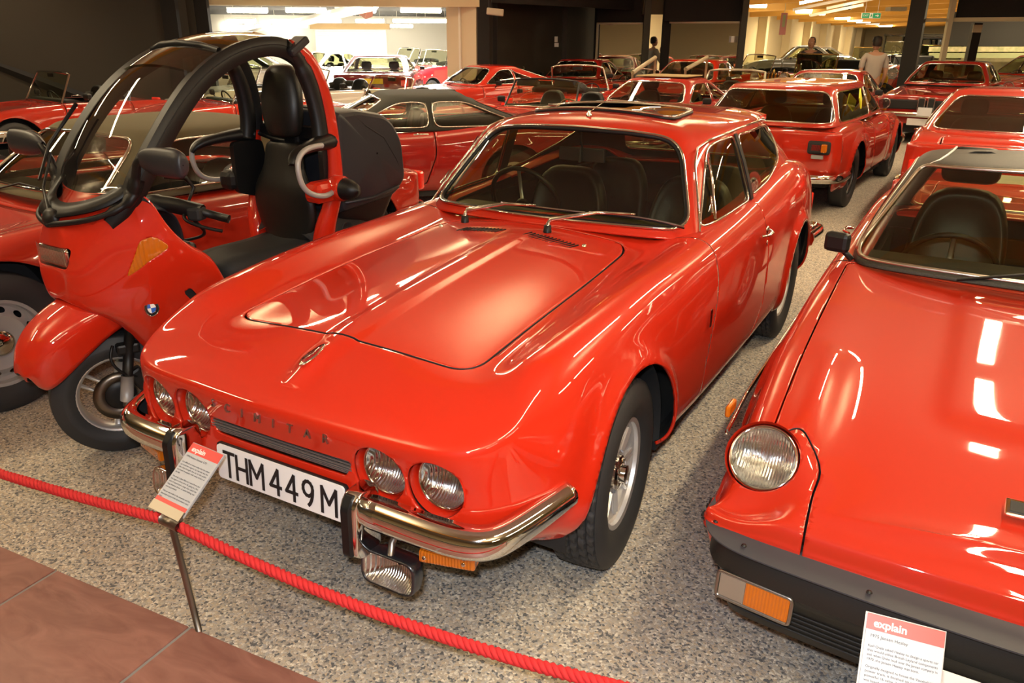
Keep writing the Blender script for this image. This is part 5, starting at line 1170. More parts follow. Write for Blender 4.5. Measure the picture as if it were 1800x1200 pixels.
    ctr = [(.67, .12, 1.165), (.72, .14, 1.175), (.80, .20, 1.18), (.90, .215, 1.175), (.98, .20, 1.175), (1.04, .165, 1.185), (1.10, .135, 1.195), (1.18, .125, 1.205), (1.20, .09, 1.21)]
    P2 = []
    for (z, w, y) in ctr: P2.append([(w*math.sin(a)*(1 if abs(math.cos(a)) < .7 else 1), y-.035-.045*math.cos(a), z) for a in np.linspace(0, 2*PI, 18, endpoint=False)])
    mk('backrest', grid(bs(np.array(P2), 40, it=1), False, True), LEATHER, car)
    P2 = []
    for (z, w, y, d) in [(1.225, .03, 1.20, .02), (1.23, .09, 1.20, .045), (1.28, .118, 1.20, .06), (1.36, .130, 1.20, .065), (1.44, .122, 1.21, .065), (1.51, .098, 1.215, .06), (1.55, .065, 1.22, .04), (1.56, .01, 1.22, .01)]: P2.append([(w*math.sin(a), y-.02-d*math.cos(a), z) for a in np.linspace(0, 2*PI, 20, endpoint=False)])
    mk('headrest', grid(bs(np.array(P2), 40, it=1), False, True), LEATHER, car)
    mk('headrest_post', join(box((0, 1.235, 1.16), (.10, .05, .30)), box((0, 1.25, 1.24), (.50, .05, .07))), BLACK, car, bev=.015, smooth=False)
    mk('crossbar', tube(bs(np.array([(-.25, 1.235, 1.22), (-.12, 1.235, 1.195), (0, 1.235, 1.19), (.12, 1.235, 1.195), (.25, 1.235, 1.22)]), 16), .014, 8), BLACK, car)
    mk('seat_belt_buckle', box((.0, 1.245, 1.21), (.03, .03, .06)), REDLENS, car, bev=.005, smooth=False)
    # ---- tail: red rear body, inner dark, luggage box
    rb = []
    for (y, w, zt, zb_) in [(1.12, .20, .78, .42), (1.20, .225, .86, .42), (1.34, .23, .84, .46), (1.50, .22, .80, .52), (1.64, .19, .74, .58), (1.74, .14, .69, .60)]: rb.append([(w*.9, y, zb_), (w, y, (zt+zb_)/2), (w*.95, y, zt-.04), (w*.5, y, zt), (0, y, zt+.003), (-w*.5, y, zt), (-w*.95, y, zt-.04), (-w, y, (zt+zb_)/2), (-w*.9, y, zb_)])
    mk('rear_fairing', grid(bs(np.array(rb), 30, it=1)), RED, car, solid=.008)
    mk('fuel_flap', xf(lathe([(.035, 0), (.035, .008), (.03, .004), (.001, .002)], 24, 'x'), (.225, 1.33, .77)), MATTE, car)
    # luggage box : tapered shell with rounded shoulders, lid line and lower pan
    def lb(y0, y1, x, z0, z1, rr):
        return rpoly([(y0, z0), (y1, z0+.02), (y1+.0, z0+.13), (y1-.06, z1-.04), (y0+.14, z1), (y0+.03, z1-.01)], rr)
    shape = rpoly([(1.27, .85), (1.68, .88), (1.775, .96), (1.755, 1.18), (1.66, 1.31), (1.42, 1.355), (1.28, 1.35)], [.03, .05, .04, .06, .08, .03, .02], 6)
    c0 = shape.mean(0); P2 = []
    for (x, s_) in [(-.262, .02), (-.262, .86), (-.252, .93), (-.225, .985), (-.15, 1.0), (0, 1.005), (.15, 1.0), (.225, .985), (.252, .93), (.262, .86), (.262, .02)]: P2.append([(x, c0[0]+(p[0]-c0[0])*s_, c0[1]+(p[1]-c0[1])*s_) for p in shape])
    bx = mk('luggage_box', grid(np.array(P2)[::-1], False, True), GREYB, car, ang=28)
    seam = [(c0[0]+(p[0]-c0[0])*.965+0, c0[1]+(p[1]-c0[1])*.965) for p in rpoly([(1.36, 1.34), (1.44, 1.25), (1.66, 1.16), (1.745, 1.06)], [.01, .03, .05, .01])]
    for sx in (1, -1): mk('lid_seam', tube([(sx*.258, 1.40, 1.325), (sx*.261, 1.47, 1.27), (sx*.261, 1.60, 1.20), (sx*.261, 1.69, 1.08), (sx*.256, 1.735, .985)], .004, 5), MATTE, bx)
    mk('box_rib', tube([(-.262, 1.31, .91), (.0, 1.30, .91), (.264, 1.31, .91), (.264, 1.50, .905), (.262, 1.69, .935), (.2, 1.77, .955), (-.2, 1.77, .955), (-.262, 1.69, .935)], .010, 6), GREYB, bx)
    mk('box_pan', grid(np.array([[(x*s_, 1.52+(y-1.52)*s_, z) for x, y in rpoly([(-.25, 1.26), (.25, 1.26), (.24, 1.72), (-.24, 1.72)], .06)] for s_, z in ((1, .93), (.97, .90), (.82, .80), (.75, .76), (.02, .75))]), False, True), BLACK, car, ang=40)
    mk('box_latch', box((.0, 1.33, 1.345), (.12, .07, .03)), MATTE, bx, bev=.01, smooth=False)
    for o in list(car.children):
        if o.name.startswith('front_wheel'): continue
        for q in [o]+list(o.children):
            if q.type != 'MESH': continue
            n = len(q.data.vertices); co = np.empty(n*3); q.data.vertices.foreach_get('co', co); co = co.reshape(-1, 3)
            if o.name.startswith('front_fender'): co[:, 1] += .125; co[:, 2] += .015
            else: co[:, 1] = np.where(co[:, 1] < .20, .20+(co[:, 1]-.20)*.60, co[:, 1])
            q.data.vertices.foreach_set('co', co.ravel()); q.data.update()
    return car
build_scooter()
# ================================================================== low wedge sports car on the right with black bumper
def build_wedge():
    def shape(V):
        V = V.copy(); ax = np.abs(V[:, 0]); top = V[:, 2] > .50
        # wide rectangular bonnet bulge and long teardrop behind each lamp
        e = lambda t, w: 1/(1+np.exp(-np.clip(t/w, -30, 30)))
        V[:, 2] += top*.016*e(.27-ax, .012)*e(V[:, 1]+.24, .014)*e(.62-V[:, 1], .03)
        u = (ax-.585-(V[:, 1]+.4)*.02)/.060; k = np.clip((V[:, 1]+.82)/.80, 0, 1)
        V[:, 2] += top*.030*np.exp(-(u**2))*np.sin(PI*k)**.7*(V[:, 1] < -.02)
        # hollow under the lamp
        d = np.hypot((ax-.665)/.115, (V[:, 1]+.69)/.10)
        V[:, 2] -= top*.042*np.exp(-d**4)
        return V
    crown = [(-.86, .540), (-.7, .605), (-.52, .672), (-.30, .735), (0, .790), (.4, .830), (.75, .850), (1.6, .87), (2.3, .88), (3.1, .84)]
    mid = [(-.86, .545), (-.6, .600), (-.3, .665), (0, .715), (.4, .765), (.75, .805), (1.6, .86), (2.3, .87), (3.1, .83)]
    hood = rpoly([(-.50, -.95), (.50, -.95), (.522, -.69), (.515, -.60), (.60, -.505), (.668, -.555), (.690, .78), (-.690, .78), (-.668, -.555), (-.60, -.505), (-.515, -.60), (-.522, -.69)], [.01, .01, .03, .06, .03, .012, .05, .05, .012, .03, .06, .03], 6)
    LN = np.array([0, -.78, .62]); LN /= np.linalg.norm(LN)
    def cutlamp(sx):
        def f(V):
            q = V-np.array([sx*.668, -.590, .612]); a = q@LN; r = np.linalg.norm(q-a[:, None]*LN, axis=1)
            return np.where(np.abs(a) < .16, r-.096, 1)
        return f
    S = dict(cuts=[cutlamp(1), cutlamp(-1)], fo=.835, ro=.90, wb=2.34, W=.80, crown=crown, mid=mid, bow=.045, cr=.035, res=(110, 260), kind='hard', ys=.74, yt=1.235, yr=1.80, yb=2.12, zb=.85, zr=1.225, tum=.09, hood=hood, shape=shape,
             bumper=False, lamps=[], grille=None, indic=False, plate=False, roofm=VINYL, trimm=mat('pillar_steel', (.55, .50, .42), .28, 1.0), style='healey', nose_in=(.03, .015), xc=.08, mirror=False, nz0=.42, boot=True, pillar=1.72, swx=-.34, flare=.02, glass=GLASS, fk=.985, fr=.03, tr=.009, hd=.045, zl0=.02, headrest=True, seat_h=.66)
    car = gcar('wedge_sports_car', 'low red sports car with black bumper, black roof and round headlamp at the right', (1.92, .385, 0), math.radians(-.5), RED2, S)
    # headlamps: deep bowls with big round glass tilted back
    for sx in (1, -1):
        c = np.array([sx*.668, -.590, .612]); d = Vector((sx*.02, -.78, .62)).normalized(); q = np.array(Vector(d).to_track_quat('Z', 'Y').to_matrix())
        pl = lambda m: (np.asarray(m[0])@q.T+c, m[1])
        mk('lamp_bowl', pl(lathe([(.101, .022), (.098, .012), (.095, -.01), (.093, -.06)], 40, 'z')), RED2, car)
        mk('lamp_gasket', pl(lathe([(.094, .012), (.097, .004), (.094, -.005)], 40, 'z')), BLACK, car)
        lamp(car, c+np.array(d)*.012, .086, d, depth=.05, n=40)
    # black rubber bumper wrapping the nose
    path = bs(np.array([(.738, -.25, .385), (.742, -.50, .385), (.742, -.69, .385), (.722, -.785, .385), (.665, -.838, .385), (.51, -.862, .385), (.25, -.882, .385), (0, -.888, .385), (-.25, -.882, .385), (-.51, -.862, .385), (-.665, -.838, .385), (-.722, -.785, .385), (-.742, -.69, .385), (-.742, -.50, .385), (-.738, -.25, .385)]), 120, it=2)
    sec = [(-.03, .105), (-.010, .108), (-.006, .100), (.012, .040), (.014, .025), (-.012, -.01), (-.030, -.09), (-.045, -.13), (-.07, -.15), (-.10, -.15)]
    rb = mk('rubber_bumper', sweep(path[::-1], [(a, b) for a, b in sec], True), mat('bumper_rubber', (.013, .012, .010), .42, bump=(300, .2, .001)), car, ang=25)
    p2 = path.copy(); p2[:, 2] = .497; ctr = np.array([0, -.2, .512]); 
    def off(P, o):
        T = np.gradient(P, axis=0); N = np.stack([-T[:, 1], T[:, 0], 0*T[:, 0]], 1); N /= np.linalg.norm(N, axis=1)[:, None]; return P+N*o
    mk('bumper_bead', tube(off(p2, .008)-[0, 0, .008], .004, 6), mat('bead', (.16, .14, .10), .3, .5), rb)
    mk('bumper_flange', sweep((off(p2, .03)+[0, 0, .0])[::-1], [(-.085, .006), (.002, -.002), (.002, -.006), (-.085, .002)], True), mat('flange_grey', (.040, .043, .052), .5), rb, ang=30)
    for i in range(9):
        k = int(14+i*11.5); p = off(p2, .008)[k]
        mk('rivet', xf(lathe([(.007, 0), (.006, .003), (.001, .004)], 12, 'z'), tuple(p+[0, 0, .006])), BLACK, rb)
    for i in range(5): 
        q = path.copy(); q[:, 2] = .350-.016*i; mk('bumper_groove', tube(off(q, -.0155-.0036*i)[18:102], .0028, 4), MATTE, rb)
    # indicators set in the bumper
    for sx in (1, -1):
        o = np.array([sx*.60, -.868, .375]); ex = np.array([1, .13*sx, 0]); ey = np.array([0, .10, 1])
        fr = mk('indicator_surround', frame_xf(tube([(x, y, 0) for x, y in rpoly([(-.095, -.036), (.095, -.036), (.095, .036), (-.095, .036)], .012)], .0055, 6, True), o, ex, ey), mat('dull_chrome', (.35, .34, .32), .3, 1), car)
        a = (-.092, -.04) if sx < 0 else (.04, .092)
        for (x0, x1, m) in ((-.090, -.022, mat('clear_lens', (.25, .21, .16), .15, 0, .8)), (-.022, .090, AMBER)) :
            if sx > 0: x0, x1 = -x1, -x0
            mk('lamp_lens', frame_xf(box2((x0, -.033, -.010), (x1, .033, .002)), o, ex, ey), m, fr, bev=.003, smooth=False)
    for sx in (1, -1):
        mk('side_repeater', box((sx*.812, -.42, .66), (.016, .075, .035), (.0, 0, 0)), AMBER, car, bev=.006, smooth=False)
        mk('rub_strip', tube([(sx*.806, -.46, .60), (sx*.818, -.2, .615), (sx*.822, .5, .64), (sx*.822, 1.6, .65)], .006, 6, flat=1.6), CHROME, car)
        mm = mk('door_mirror', box((sx*.745, .80, .915), (.10, .05, .08), (0, 0, .25*sx)), BLACK, car, bev=.018, smooth=False)
        mk('mirror_stalk', tube([(sx*.68, .80, .85), (sx*.73, .81, .89)], .012, 6), BLACK, mm)
    b = mk('nose_badge', box((0.0-.055, -.56, .632), (.10, .055, .012), (.30, 0, 0)), CHROME, car, bev=.004, smooth=False)
    mk('badge_face', box((0.0-.055, -.562, .639), (.08, .035, .003), (.30, 0, 0)), INK, b, smooth=False)
    # number plate (upper edge only in view)
    pl = mk('number_plate', frame_xf(prism(rpoly([(-.262, -.056), (.262, -.056), (.262, .056), (-.262, .056)], .012), -.002, .002), (0, -.955, .355), (1, 0, 0), (0, .18, 1)), PLATE, car, smooth=False)
    mk('plate_bracket', box((0, -.955, .35), (.3, .05, .06)), BLACK, pl, smooth=False)
    # white piping across roof
    pts = [(-.52+.0, 1.26, 1.165), (-.455, 1.30, 1.200), (-.43, 1.40, 1.214), (-.415, 1.55, 1.218), (-.41, 1.72, 1.214)]
    for sx in (1, -1): mk('roof_piping', tube([(sx*abs(x), y, z+.004) for x, y, z in pts], .005, 6), WHITE, car)
    return car
build_wedge()
# ================================================================== rope, signs, tiles
def rope_mesh(P, r=.0085, sr=.0078, pitch=.052, n=None):
    P = resample(np.array(P), .009, False); n = len(P); T = np.gradient(P, axis=0); T /= np.linalg.norm(T, axis=1)[:, None]
    d = np.r_[0, np.cumsum(np.linalg.norm(np.diff(P, axis=0), axis=1))]
    u = np.cross(T, [0, 0, 1.0]); u /= np.linalg.norm(u, axis=1)[:, None]; v = np.cross(T, u); out = []
    for k in range(3):
        a = d/pitch*2*PI+k*2*PI/3; out.append(tube(P+r*(np.cos(a)[:, None]*u+np.sin(a)[:, None]*v), sr, 8))
    return join(*out)
ROPE = mat('red_rope', (.62, .020, .022), .75, bump=(700, .6, .002))
post1 = np.array([-.158, -1.032, .415]); post2 = np.array([1.655, -.875, .455])
def cat(a, b, sag, n=40):
    t = np.linspace(0, 1, n); return [tuple(np.array(a)*(1-q)+np.array(b)*q-np.array([0, 0, sag*4*q*(1-q)])) for q in t]
seg1 = cat((-2.05, -1.21, .43), post1-[.041, 0, 0], .035); seg2 = cat(post1+[.041, 0, 0], post2-[.041, 0, .0], .088)
for sg, lab in ((seg1, 'thick red twisted barrier rope left of the middle sign post'), (seg2, 'thick red twisted barrier rope right of the middle sign post, crossing below the bumper')):
    o = mk('barrier_rope', rope_mesh(sg), ROPE, None); tag(o, lab, 'rope')
CARD = mat('card_white', (.50, .51, .54), .45); CRED = mat('card_red', (.72, .045, .04), .35); TXT = mat('card_text', (.03, .03, .04), .6); TXT2 = mat('card_heading', (.05, .05, .06), .6)
def sign(base, top, facing, tilt, label, title, paras, w=.136, h=.195, up=0.0):
    b = np.array(base); t = np.array(top)
    th = thing('sign_stand', label, 'sign', (b[0], b[1], 0))
    L = lambda p: np.array(p)-[b[0], b[1], 0]
    mk('post', tube([L(b), L(b*.5+t*.5), L(t)-[0, 0, .012]], .0095, 14), STEEL, th)
    ex = np.array([math.cos(facing), math.sin(facing), 0]); bk = np.array([-math.sin(facing), math.cos(facing), 0]); ey = bk*math.cos(tilt)+np.array([0, 0, math.sin(tilt)])
    cl = mk('rope_clip', frame_xf(tube([(-.038, 0, 0), (.038, 0, 0)], .0155, 14), L(t), ex, ey), STEEL, th)
    o = L(t)+ey*(.022+h/2)+np.array([0, 0, .010])-ex*up
    mk('holder_lip', frame_xf(box2((-w/2, -h/2-.018, -.006), (w/2, -h/2+.010, .005)), o, ex, ey), STEEL, th, smooth=False)
    cd_ = mk('card', frame_xf(box2((-w/2, -h/2, -.0015), (w/2, h/2, .0015)), o, ex, ey), CARD, th, smooth=False)
    mk('acrylic_back', frame_xf(box2((-w/2-.004, -h/2-.004, -.005), (w/2+.002, h/2+.002, -.002)), o, ex, ey), mat('acrylic_edge', (.35, .35, .36), .2), th, smooth=False)
    mk('header_band', frame_xf(box2((-w/2, h/2-.030, .0015), (w/2, h/2, .0019)), o, ex, ey), CRED, cd_, smooth=False)
    mk('footer_band', frame_xf(box2((-w/2, -h/2+.008, .0015), (w/2, -h/2+.022, .0019)), o, ex, ey), CRED, cd_, smooth=False)
    def txt(s, x, y, size, m, nm, width=None, bold=0):
        V, F = textmesh(s, size, .00008, 'LEFT', 1.0, bold)
        if width: V = V*np.array([width/(V[:, 0].max()-V[:, 0].min()), 1, 1])
        V = V+np.array([x, y, .0020]); mk(nm, frame_xf((V, F), o, ex, ey), m, cd_, smooth=False)
    txt('explain', -w/2+.012, h/2-.017, .021, WHITE, 'heading', bold=.0005)
    txt(title, -w/2+.008, h/2-.041, .0085, TXT2, 'title')
    y = h/2-.060
    for p in paras:
        for ln in p[:-1]: txt(ln, -w/2+.007, y, .0066, TXT, 'text_line', w-.014); y -= .0083
        txt(p[-1], -w/2+.007, y, .0066, TXT, 'text_line'); y -= .0138
    txt('museum', w/2-.046, -h/2+.015, .008, WHITE, 'footer_word') if False else None
    return th
sign((-.175, -.993, 0), post1, math.radians(-3), math.radians(38), 'white information card with red header on steel post in front of the number plate', '1974 Reliant Scimitar GTE',
     [['It is difficult to know today that the estate', 'car could be a sports car, but this was the', 'idea that brought the car to the public', 'and made it popular with many drivers of', 'the day.'],
      ['The body is glass fibre on a steel frame and', 'the engine a three litre V6, giving it a fine', 'turn of speed and a range that suited the', 'long distance driver. A useful folding rear', 'seat was provided.'],
      ['This car was built in the seventies and has', 'been kept in good order by its owners since', 'then.']], up=.034)
sign((1.63, -.80, 0), (1.655, -.875, .455), math.radians(6), math.radians(48), 'white information card with red header in front of the black bumper at the lower right', '1975 Jensen Healey',
     [['Kjell Qvale asked Healey to design a sports car', 'that would utilise British Leyland components', 'and, when Qvale took over the Jensen company in', '1970, the Jensen Healey was born.'],
      ['Originally designed to house the Vauxhall Viva', 'power train, it finished up with the more', 'powerful 16 valve, 2 litre Lotus engine, and', 'was based on the body with a much higher'], ['speed than before.']])
# ================================================================== the other cars
def pose(u, d, l, a):
    """front-axle location so that local point l sits at column u, depth d; a = heading angle in degrees (0 faces -y)"""
    r = -math.radians(a); p = atd(u, d); return (p[0]-(l[0]*math.cos(r)-l[1]*math.sin(r)), p[1]-(l[0]*math.sin(r)+l[1]*math.cos(r)), 0)
MR, LR = (70, 150), (32, 76)
CRW = [(-.75, .66), (-.4, .74), (0, .79), (.8, .84), (2.4, .86), (3.3, .76)]; MID = [(-.75, .66), (-.4, .72), (0, .76), (.8, .83), (2.4, .85), (3.3, .77)]
# red roadster with the olive hood, behind the scooter
gcar('soft_top_roadster', 'long red roadster with raised olive canvas hood and slotted steel wheels, behind the scooter', (-2.90, -.34, 0), -math.radians(3.5), RED2,
     dict(kind='soft', W=.77, wb=2.40, fo=.80, ro=.78, crown=[(-.8, .66), (-.4, .74), (0, .80), (.8, .85), (2.0, .83), (2.6, .82), (3.2, .74)], mid=[(-.8, .66), (0, .75), (.8, .84), (2.2, .83), (3.2, .72)], ys=.62, yt=1.02, yr=1.95, yb=2.22, zb=.86, zr=1.215, tum=.08,
          roofm=CANVAS, res=(80, 170), R=.335, tw=.17, rr=.205, style='steel', bow=.14, cr=.10, pillar=1.70, glass=glass('side_curtain', (.55, .55, .45)), mirror=False, lamps=[(.52, .60, .09)], headrest=False, swx=.33))
# deep red convertible with black hood
gcar('black_top_convertible', 'deep red convertible with raised black fabric hood and clear quarter window', (-4.72, 3.72, 0), -math.radians(44), RED3,
     dict(kind='soft', W=.83, wb=2.45, fo=.75, ro=.85, crown=[(-.75, .62), (0, .76), (.8, .80), (1.6, .82), (2.4, .88), (3.3, .84)], mid=[(-.75, .62), (0, .72), (.8, .80), (2.4, .87), (3.3, .84)], ys=.62, yt=1.22, yr=2.05, yb=2.85, zb=.82, zr=1.16, tum=.10,
          roofm=CANVASB, res=MR, rwf=.80, rearside=True, cp=-.06, rglass=glass('plastic_window', (.75, .70, .55), 1.6), glass=GLASS, R=.31, style='five', bumper=False, pillar=1.62, mirm=RED3))
# estate facing away
gcar('estate_car', 'orange-red estate car seen from behind with large tailgate window and five-spoke wheels', (-.08, 9.55, 0), math.radians(176.3), RED2,
     dict(mirror=False, kind='estate', W=.81, wb=2.50, fo=.75, ro=.92, crown=[(-.75, .66), (0, .82), (.8, .86), (1.7, .83), (2.3, .90), (3.0, .90), (3.42, .84)], mid=[(-.75, .66), (0, .78), (.8, .85), (2.3, .88), (3.42, .84)], ys=.70, yt=1.25, yr=2.95, yb=3.30, zb=.88, zr=1.265, tum=.09,
          res=MR, R=.32, tw=.19, rr=.185, style='five', rimm=mat('dark_alloy', (.12, .12, .12), .35, 1), pillar=1.62, tail_in=(.05, .02), tail=(.60, .70, .085, .045), bzr=.40, rwf=.95, flare=.03, rpm=RED2, rpz=.66, glass=GLASSD, tailw=1))
for x in (-.33,): pass
ec = bpy.data.objects['estate_car']
for sx in (1, -1):
    mk('lamp_surround', box((sx*.60, 3.395, .70), (.22, .05, .13)), MATTE, ec, bev=.03, smooth=False); mk('turn_lens', box((sx*.655, 3.425, .70), (.055, .05, .08)), AMBER, ec, bev=.01, smooth=False)
    mk('reversing_lamp', box((sx*.60, 3.42, .615), (.11, .03, .035)), mat('clear_lens_grey', (.3, .3, .3), .2), ec, smooth=False)
pc = thing('price_card', 'bright yellow card leaning inside the side window of the orange-red estate', 'card', (.46, 7.35, 1.10), .06)
mk('card', box((0, 0, 0), (.012, .26, .12), (.35, -.25, 0)), mat('yellow_card', (.85, .85, .02), .6), pc, smooth=False)
# red fastback on the right
gcar('fastback_coupe', 'red fastback coupe seen from behind at the right, with chrome corner bumper', (1.88, 9.05, 0), math.radians(180), RED2,
     dict(mirror=False, kind='coupe', W=.83, wb=2.50, fo=.78, ro=.90, crown=[(-.78, .66), (0, .80), (.8, .86), (1.8, .84), (2.4, .93), (3.0, .92), (3.40, .84)], mid=[(-.78, .66), (0, .76), (.8, .85), (2.4, .90), (3.1, .90), (3.40, .82)], ys=.70, yt=1.25, yr=1.95, yb=3.00, zb=.90, zr=1.25, tum=.13,
          res=MR, R=.32, tw=.18, rr=.185, style='steel', pillar=1.70, tail=(.58, .66, .17, .05), bzr=.46, rwf=.92, glass=GLASSD))
# square-fronted coupe with twin kidney grille
c = gcar('square_front_coupe', 'red coupe facing us with four round lamps in a black front and tall twin grille', pose(1614, 14.05, (0, -.8), 6), -math.radians(6), RED3,
     dict(mirror=False, kind='coupe', W=.84, wb=2.62, fo=.83, ro=1.0, crown=[(-.83, .80), (0, .86), (.8, .90), (2.6, .90), (3.6, .86)], mid=[(-.83, .80), (0, .84), (.8, .90), (2.6, .90), (3.6, .86)], ys=.72, yt=1.22, yr=2.35, yb=3.05, zb=.93, zr=1.34, tum=.14, bow=.03, cr=.05,
          res=(50, 100), R=.33, style='five', pillar=1.75, grille=(.74, .165, .655), gbars=0, lamps=[(.66, .66, .085)], ldy=-.03, pz=.38, bz=.50, glass=GLASS, nose_in=(.02, .02), over=False))
KG = mat('kidney_chrome', (.5, .48, .44), .2, 1)
for x in (-.075, .075): k = mk('kidney_grille', prism(rpoly([(x-.06, .54), (x+.06, .54), (x+.06, .79), (x-.06, .79)], .04), -.90, -.87, 'y'), KG, c, smooth=False); mk('kidney_insert', prism(rpoly([(x-.045, .56), (x+.045, .56), (x+.045, .77), (x-.045, .77)], .03), -.905, -.90, 'y'), MATTE, k, smooth=False)
mk('info_card', box((.02, -1.05, .56), (.22, .02, .15), (-.5, 0, 0)), CARD, c, smooth=False)
# cream roofed coupe
gcar('cream_roof_coupe', 'red coupe with cream fabric roof panel, just left of the orange-red estate', pose(1145, 11.90, (0, 1.15), 3), -math.radians(3), RED3,
     dict(kind='coupe', W=.77, wb=2.50, fo=.75, ro=.8, ys=.62, yt=1.12, yr=2.0, yb=2.70, zb=.83, zr=1.17, tum=.10, crown=CRW, mid=MID, res=(50, 100), R=.31, style='wire', pillar=1.65, glass=GLASS, roofm=RED3, cp=.1))
r = math.radians(-3); o = pose(1145, 11.90, (0, 1.15), 3)
tag(mk('roof_fabric', xf(xf(prism(rpoly([(-.40, 1.20), (.40, 1.20), (.38, 2.0), (-.38, 2.0)], .1), 0, .012), (0, 0, 1.178)), (o[0], o[1], 0), (0, 0, r)), CANVASC, smooth=False, bev=.005), 'tan fabric folding roof on the cream-roofed coupe', 'roof')
# open roadsters and small coupes : (name, label, u, depth, anchor, heading, paint, spec)
OP = dict(kind='open', wb=2.15, W=.74, fo=.62, ro=.62, ys=.66, yr=1.65, yb=2.0, zb=.82, crown=[(-.65, .58), (0, .76), (.8, .80), (2.2, .78), (2.8, .66)], mid=[(-.65, .58), (0, .72), (.8, .80), (2.2, .76), (2.8, .66)], res=LR, R=.30, style='wire', bow=.12, headrest=False)
CP = dict(kind='coupe', res=LR, crown=CRW, mid=MID, ys=.68, yt=1.18, yr=2.05, yb=2.8, zb=.84, zr=1.22, tum=.11, glass=GLASS)
def car(nm, lab, u, d, l, a, pm, base, **k):
    S = dict(base); S.update(k); return gcar(nm, lab, pose(u, d, l, a), -math.radians(a), pm, S)
car('open_roadster', 'open red roadster with black seats at the left edge, behind the olive-hooded car', 14, 6.5, (0, 1.0), 12, RED2, OP, seat_h=.5, wz=.30)
car('open_roadster', 'open red roadster with chrome-framed windscreen against the dark wall at the left', 119, 11.91, (.05, .9), 8, RED2, OP, wz=.38, frame_r=.016)
car('open_roadster', 'open red car with white windscreen frame seen through the scooter roof arch', 400, 12.03, (0, .8), 19, RED2, OP, wz=.36)
car('open_roadster', 'open red roadster with black sun visors and thin-rimmed steering wheel', 955, 11.5, (0, .9), 3, RED2, OP, visors=True, wz=.36, framem=BLACK, swx=.33, zb=.80, swm=mat('wood_rim', (.25, .12, .05), .3), hoodfold=False)
car('long_nose_sports_car', 'red sports car with long curved bonnet behind the luggage box', 625, 11.67, (0, .2), 17, RED2, OP, fo=.95, bow=.3, crown=[(-.95, .50), (-.5, .66), (0, .76), (.8, .74), (2.2, .76), (3.0, .62)], mid=[(-.95, .50), (-.5, .64), (0, .72), (.4, .80), (.8, .78), (2.2, .74), (3.0, .62)], bumper=False, flare=.03)
car('grand_tourer', 'burgundy grand tourer seen from behind with yellow number plate in the bright doorway', 660, 18.9, (0, 2.9), 148, MAROON, CP, W=.90, ypl=True, zr=1.30, zb=.92, ro=1.0, yb=3.0, crown=[(-.7, .7), (0, .86), (.8, .92), (2.6, .96), (3.6, .90)], mid=[(-.7, .7), (0, .82), (.8, .9), (2.6, .94), (3.6, .90)], rpz=.78, tail=(.72, .74, .08, .07), bumper=False, over=False, res=(44, 90))
car('white_saloon', 'white saloon with green glass behind the scooter headrest', 576, 25.41, (0, 1.4), 19, WHITEP, CP, zr=1.30)
car('white_saloon', 'grey-white old saloon seen inside the scooter roof arch', 405, 19.34, (0, 1.4), 25, WHITEP, CP, zr=1.45, zb=.95, crown=[(-.7, .8), (0, .95), (.8, .98), (2.6, .95), (3.3, .85)], mid=[(-.7, .8), (0, .92), (.8, .98), (2.6, .95), (3.3, .85)])
car('white_roadster', 'open white roadster in the bright doorway between the scooter hoop and the burgundy car', 548, 15.0, (0, .8), 14, WHITEP, OP, wz=.34)
car('white_roadster', 'open white roadster seen through the scooter arch, left of the headrest', 436, 15.84, (0, .8), 17, WHITEP, OP, wz=.36)
car('white_vintage_tourer', 'white vintage tourer deep in the bright room left of the pale jamb', 724, 25.61, (0, 1.0), 7, WHITEP, OP, wz=.4, zb=1.0, W=.66, crown=[(-.7, .8), (0, .95), (.8, 1.0), (2.2, .98), (3.0, .8)], mid=[(-.7, .85), (0, .98), (.8, 1.0), (2.2, .95), (3.0, .8)])
car('burgundy_roadster', 'burgundy open car deep in the bright room beside the pale jamb', 763, 24.22, (0, .9), 7, MAROON, OP, wz=.42, zb=.95, crown=[(-.7, .75), (0, .92), (.8, .95), (2.2, .92), (3.0, .8)], mid=[(-.7, .7), (0, .88), (.8, .95), (2.2, .9), (3.0, .8)])
car('fastback_sports_coupe', 'orange-red fastback sports coupe in front of the pale jamb', 829, 16.1, (0, 1.1), 24, RED, CP, fo=.95, W=.80, yb=3.0, yr=1.9, zr=1.20, ys=.80, yt=1.25, bumper=True, cp=.25, res=(44, 90), bow=.18)
car('small_sports_car', 'small orange-red sports car with two round lamps and grey oval grille', 857, 13.5, (0, -.5), 17, RED2, OP, wz=.01, lamps=[(.46, .56, .10)], grille=(.14, .16, .56), gm=mat('grey_mesh', (.12, .10, .08), .6), gbars=0, seats=False, bumper=False, zb=.72, crown=[(-.7, .62), (0, .74), (.8, .74), (2.2, .76), (3.0, .66)], mid=[(-.7, .62), (0, .68), (.8, .74), (2.2, .74), (3.0, .66)], hoodfold=False)
car('dark_red_coupe', 'dark red coupe by the black wall left of the framed mirror', 1012, 19.55, (0, 1.2), -4, RED3, CP, mirror=True, zr=1.25)
car('red_roadster', 'bright red small roadster with round lamps in front of the left mirror', 1075, 17.53, (0, -.3), 2, RED, OP, wz=.25, lamps=[(.50, .56, .09)])
car('red_roadster', 'open red roadster with squared chrome windscreen frame behind the visor roadster', 1012, 15.6, (0, .8), 176, RED, OP, wz=.40, frame_r=.018, cabin=mat('tan_trim', (.2, .15, .09), .8))
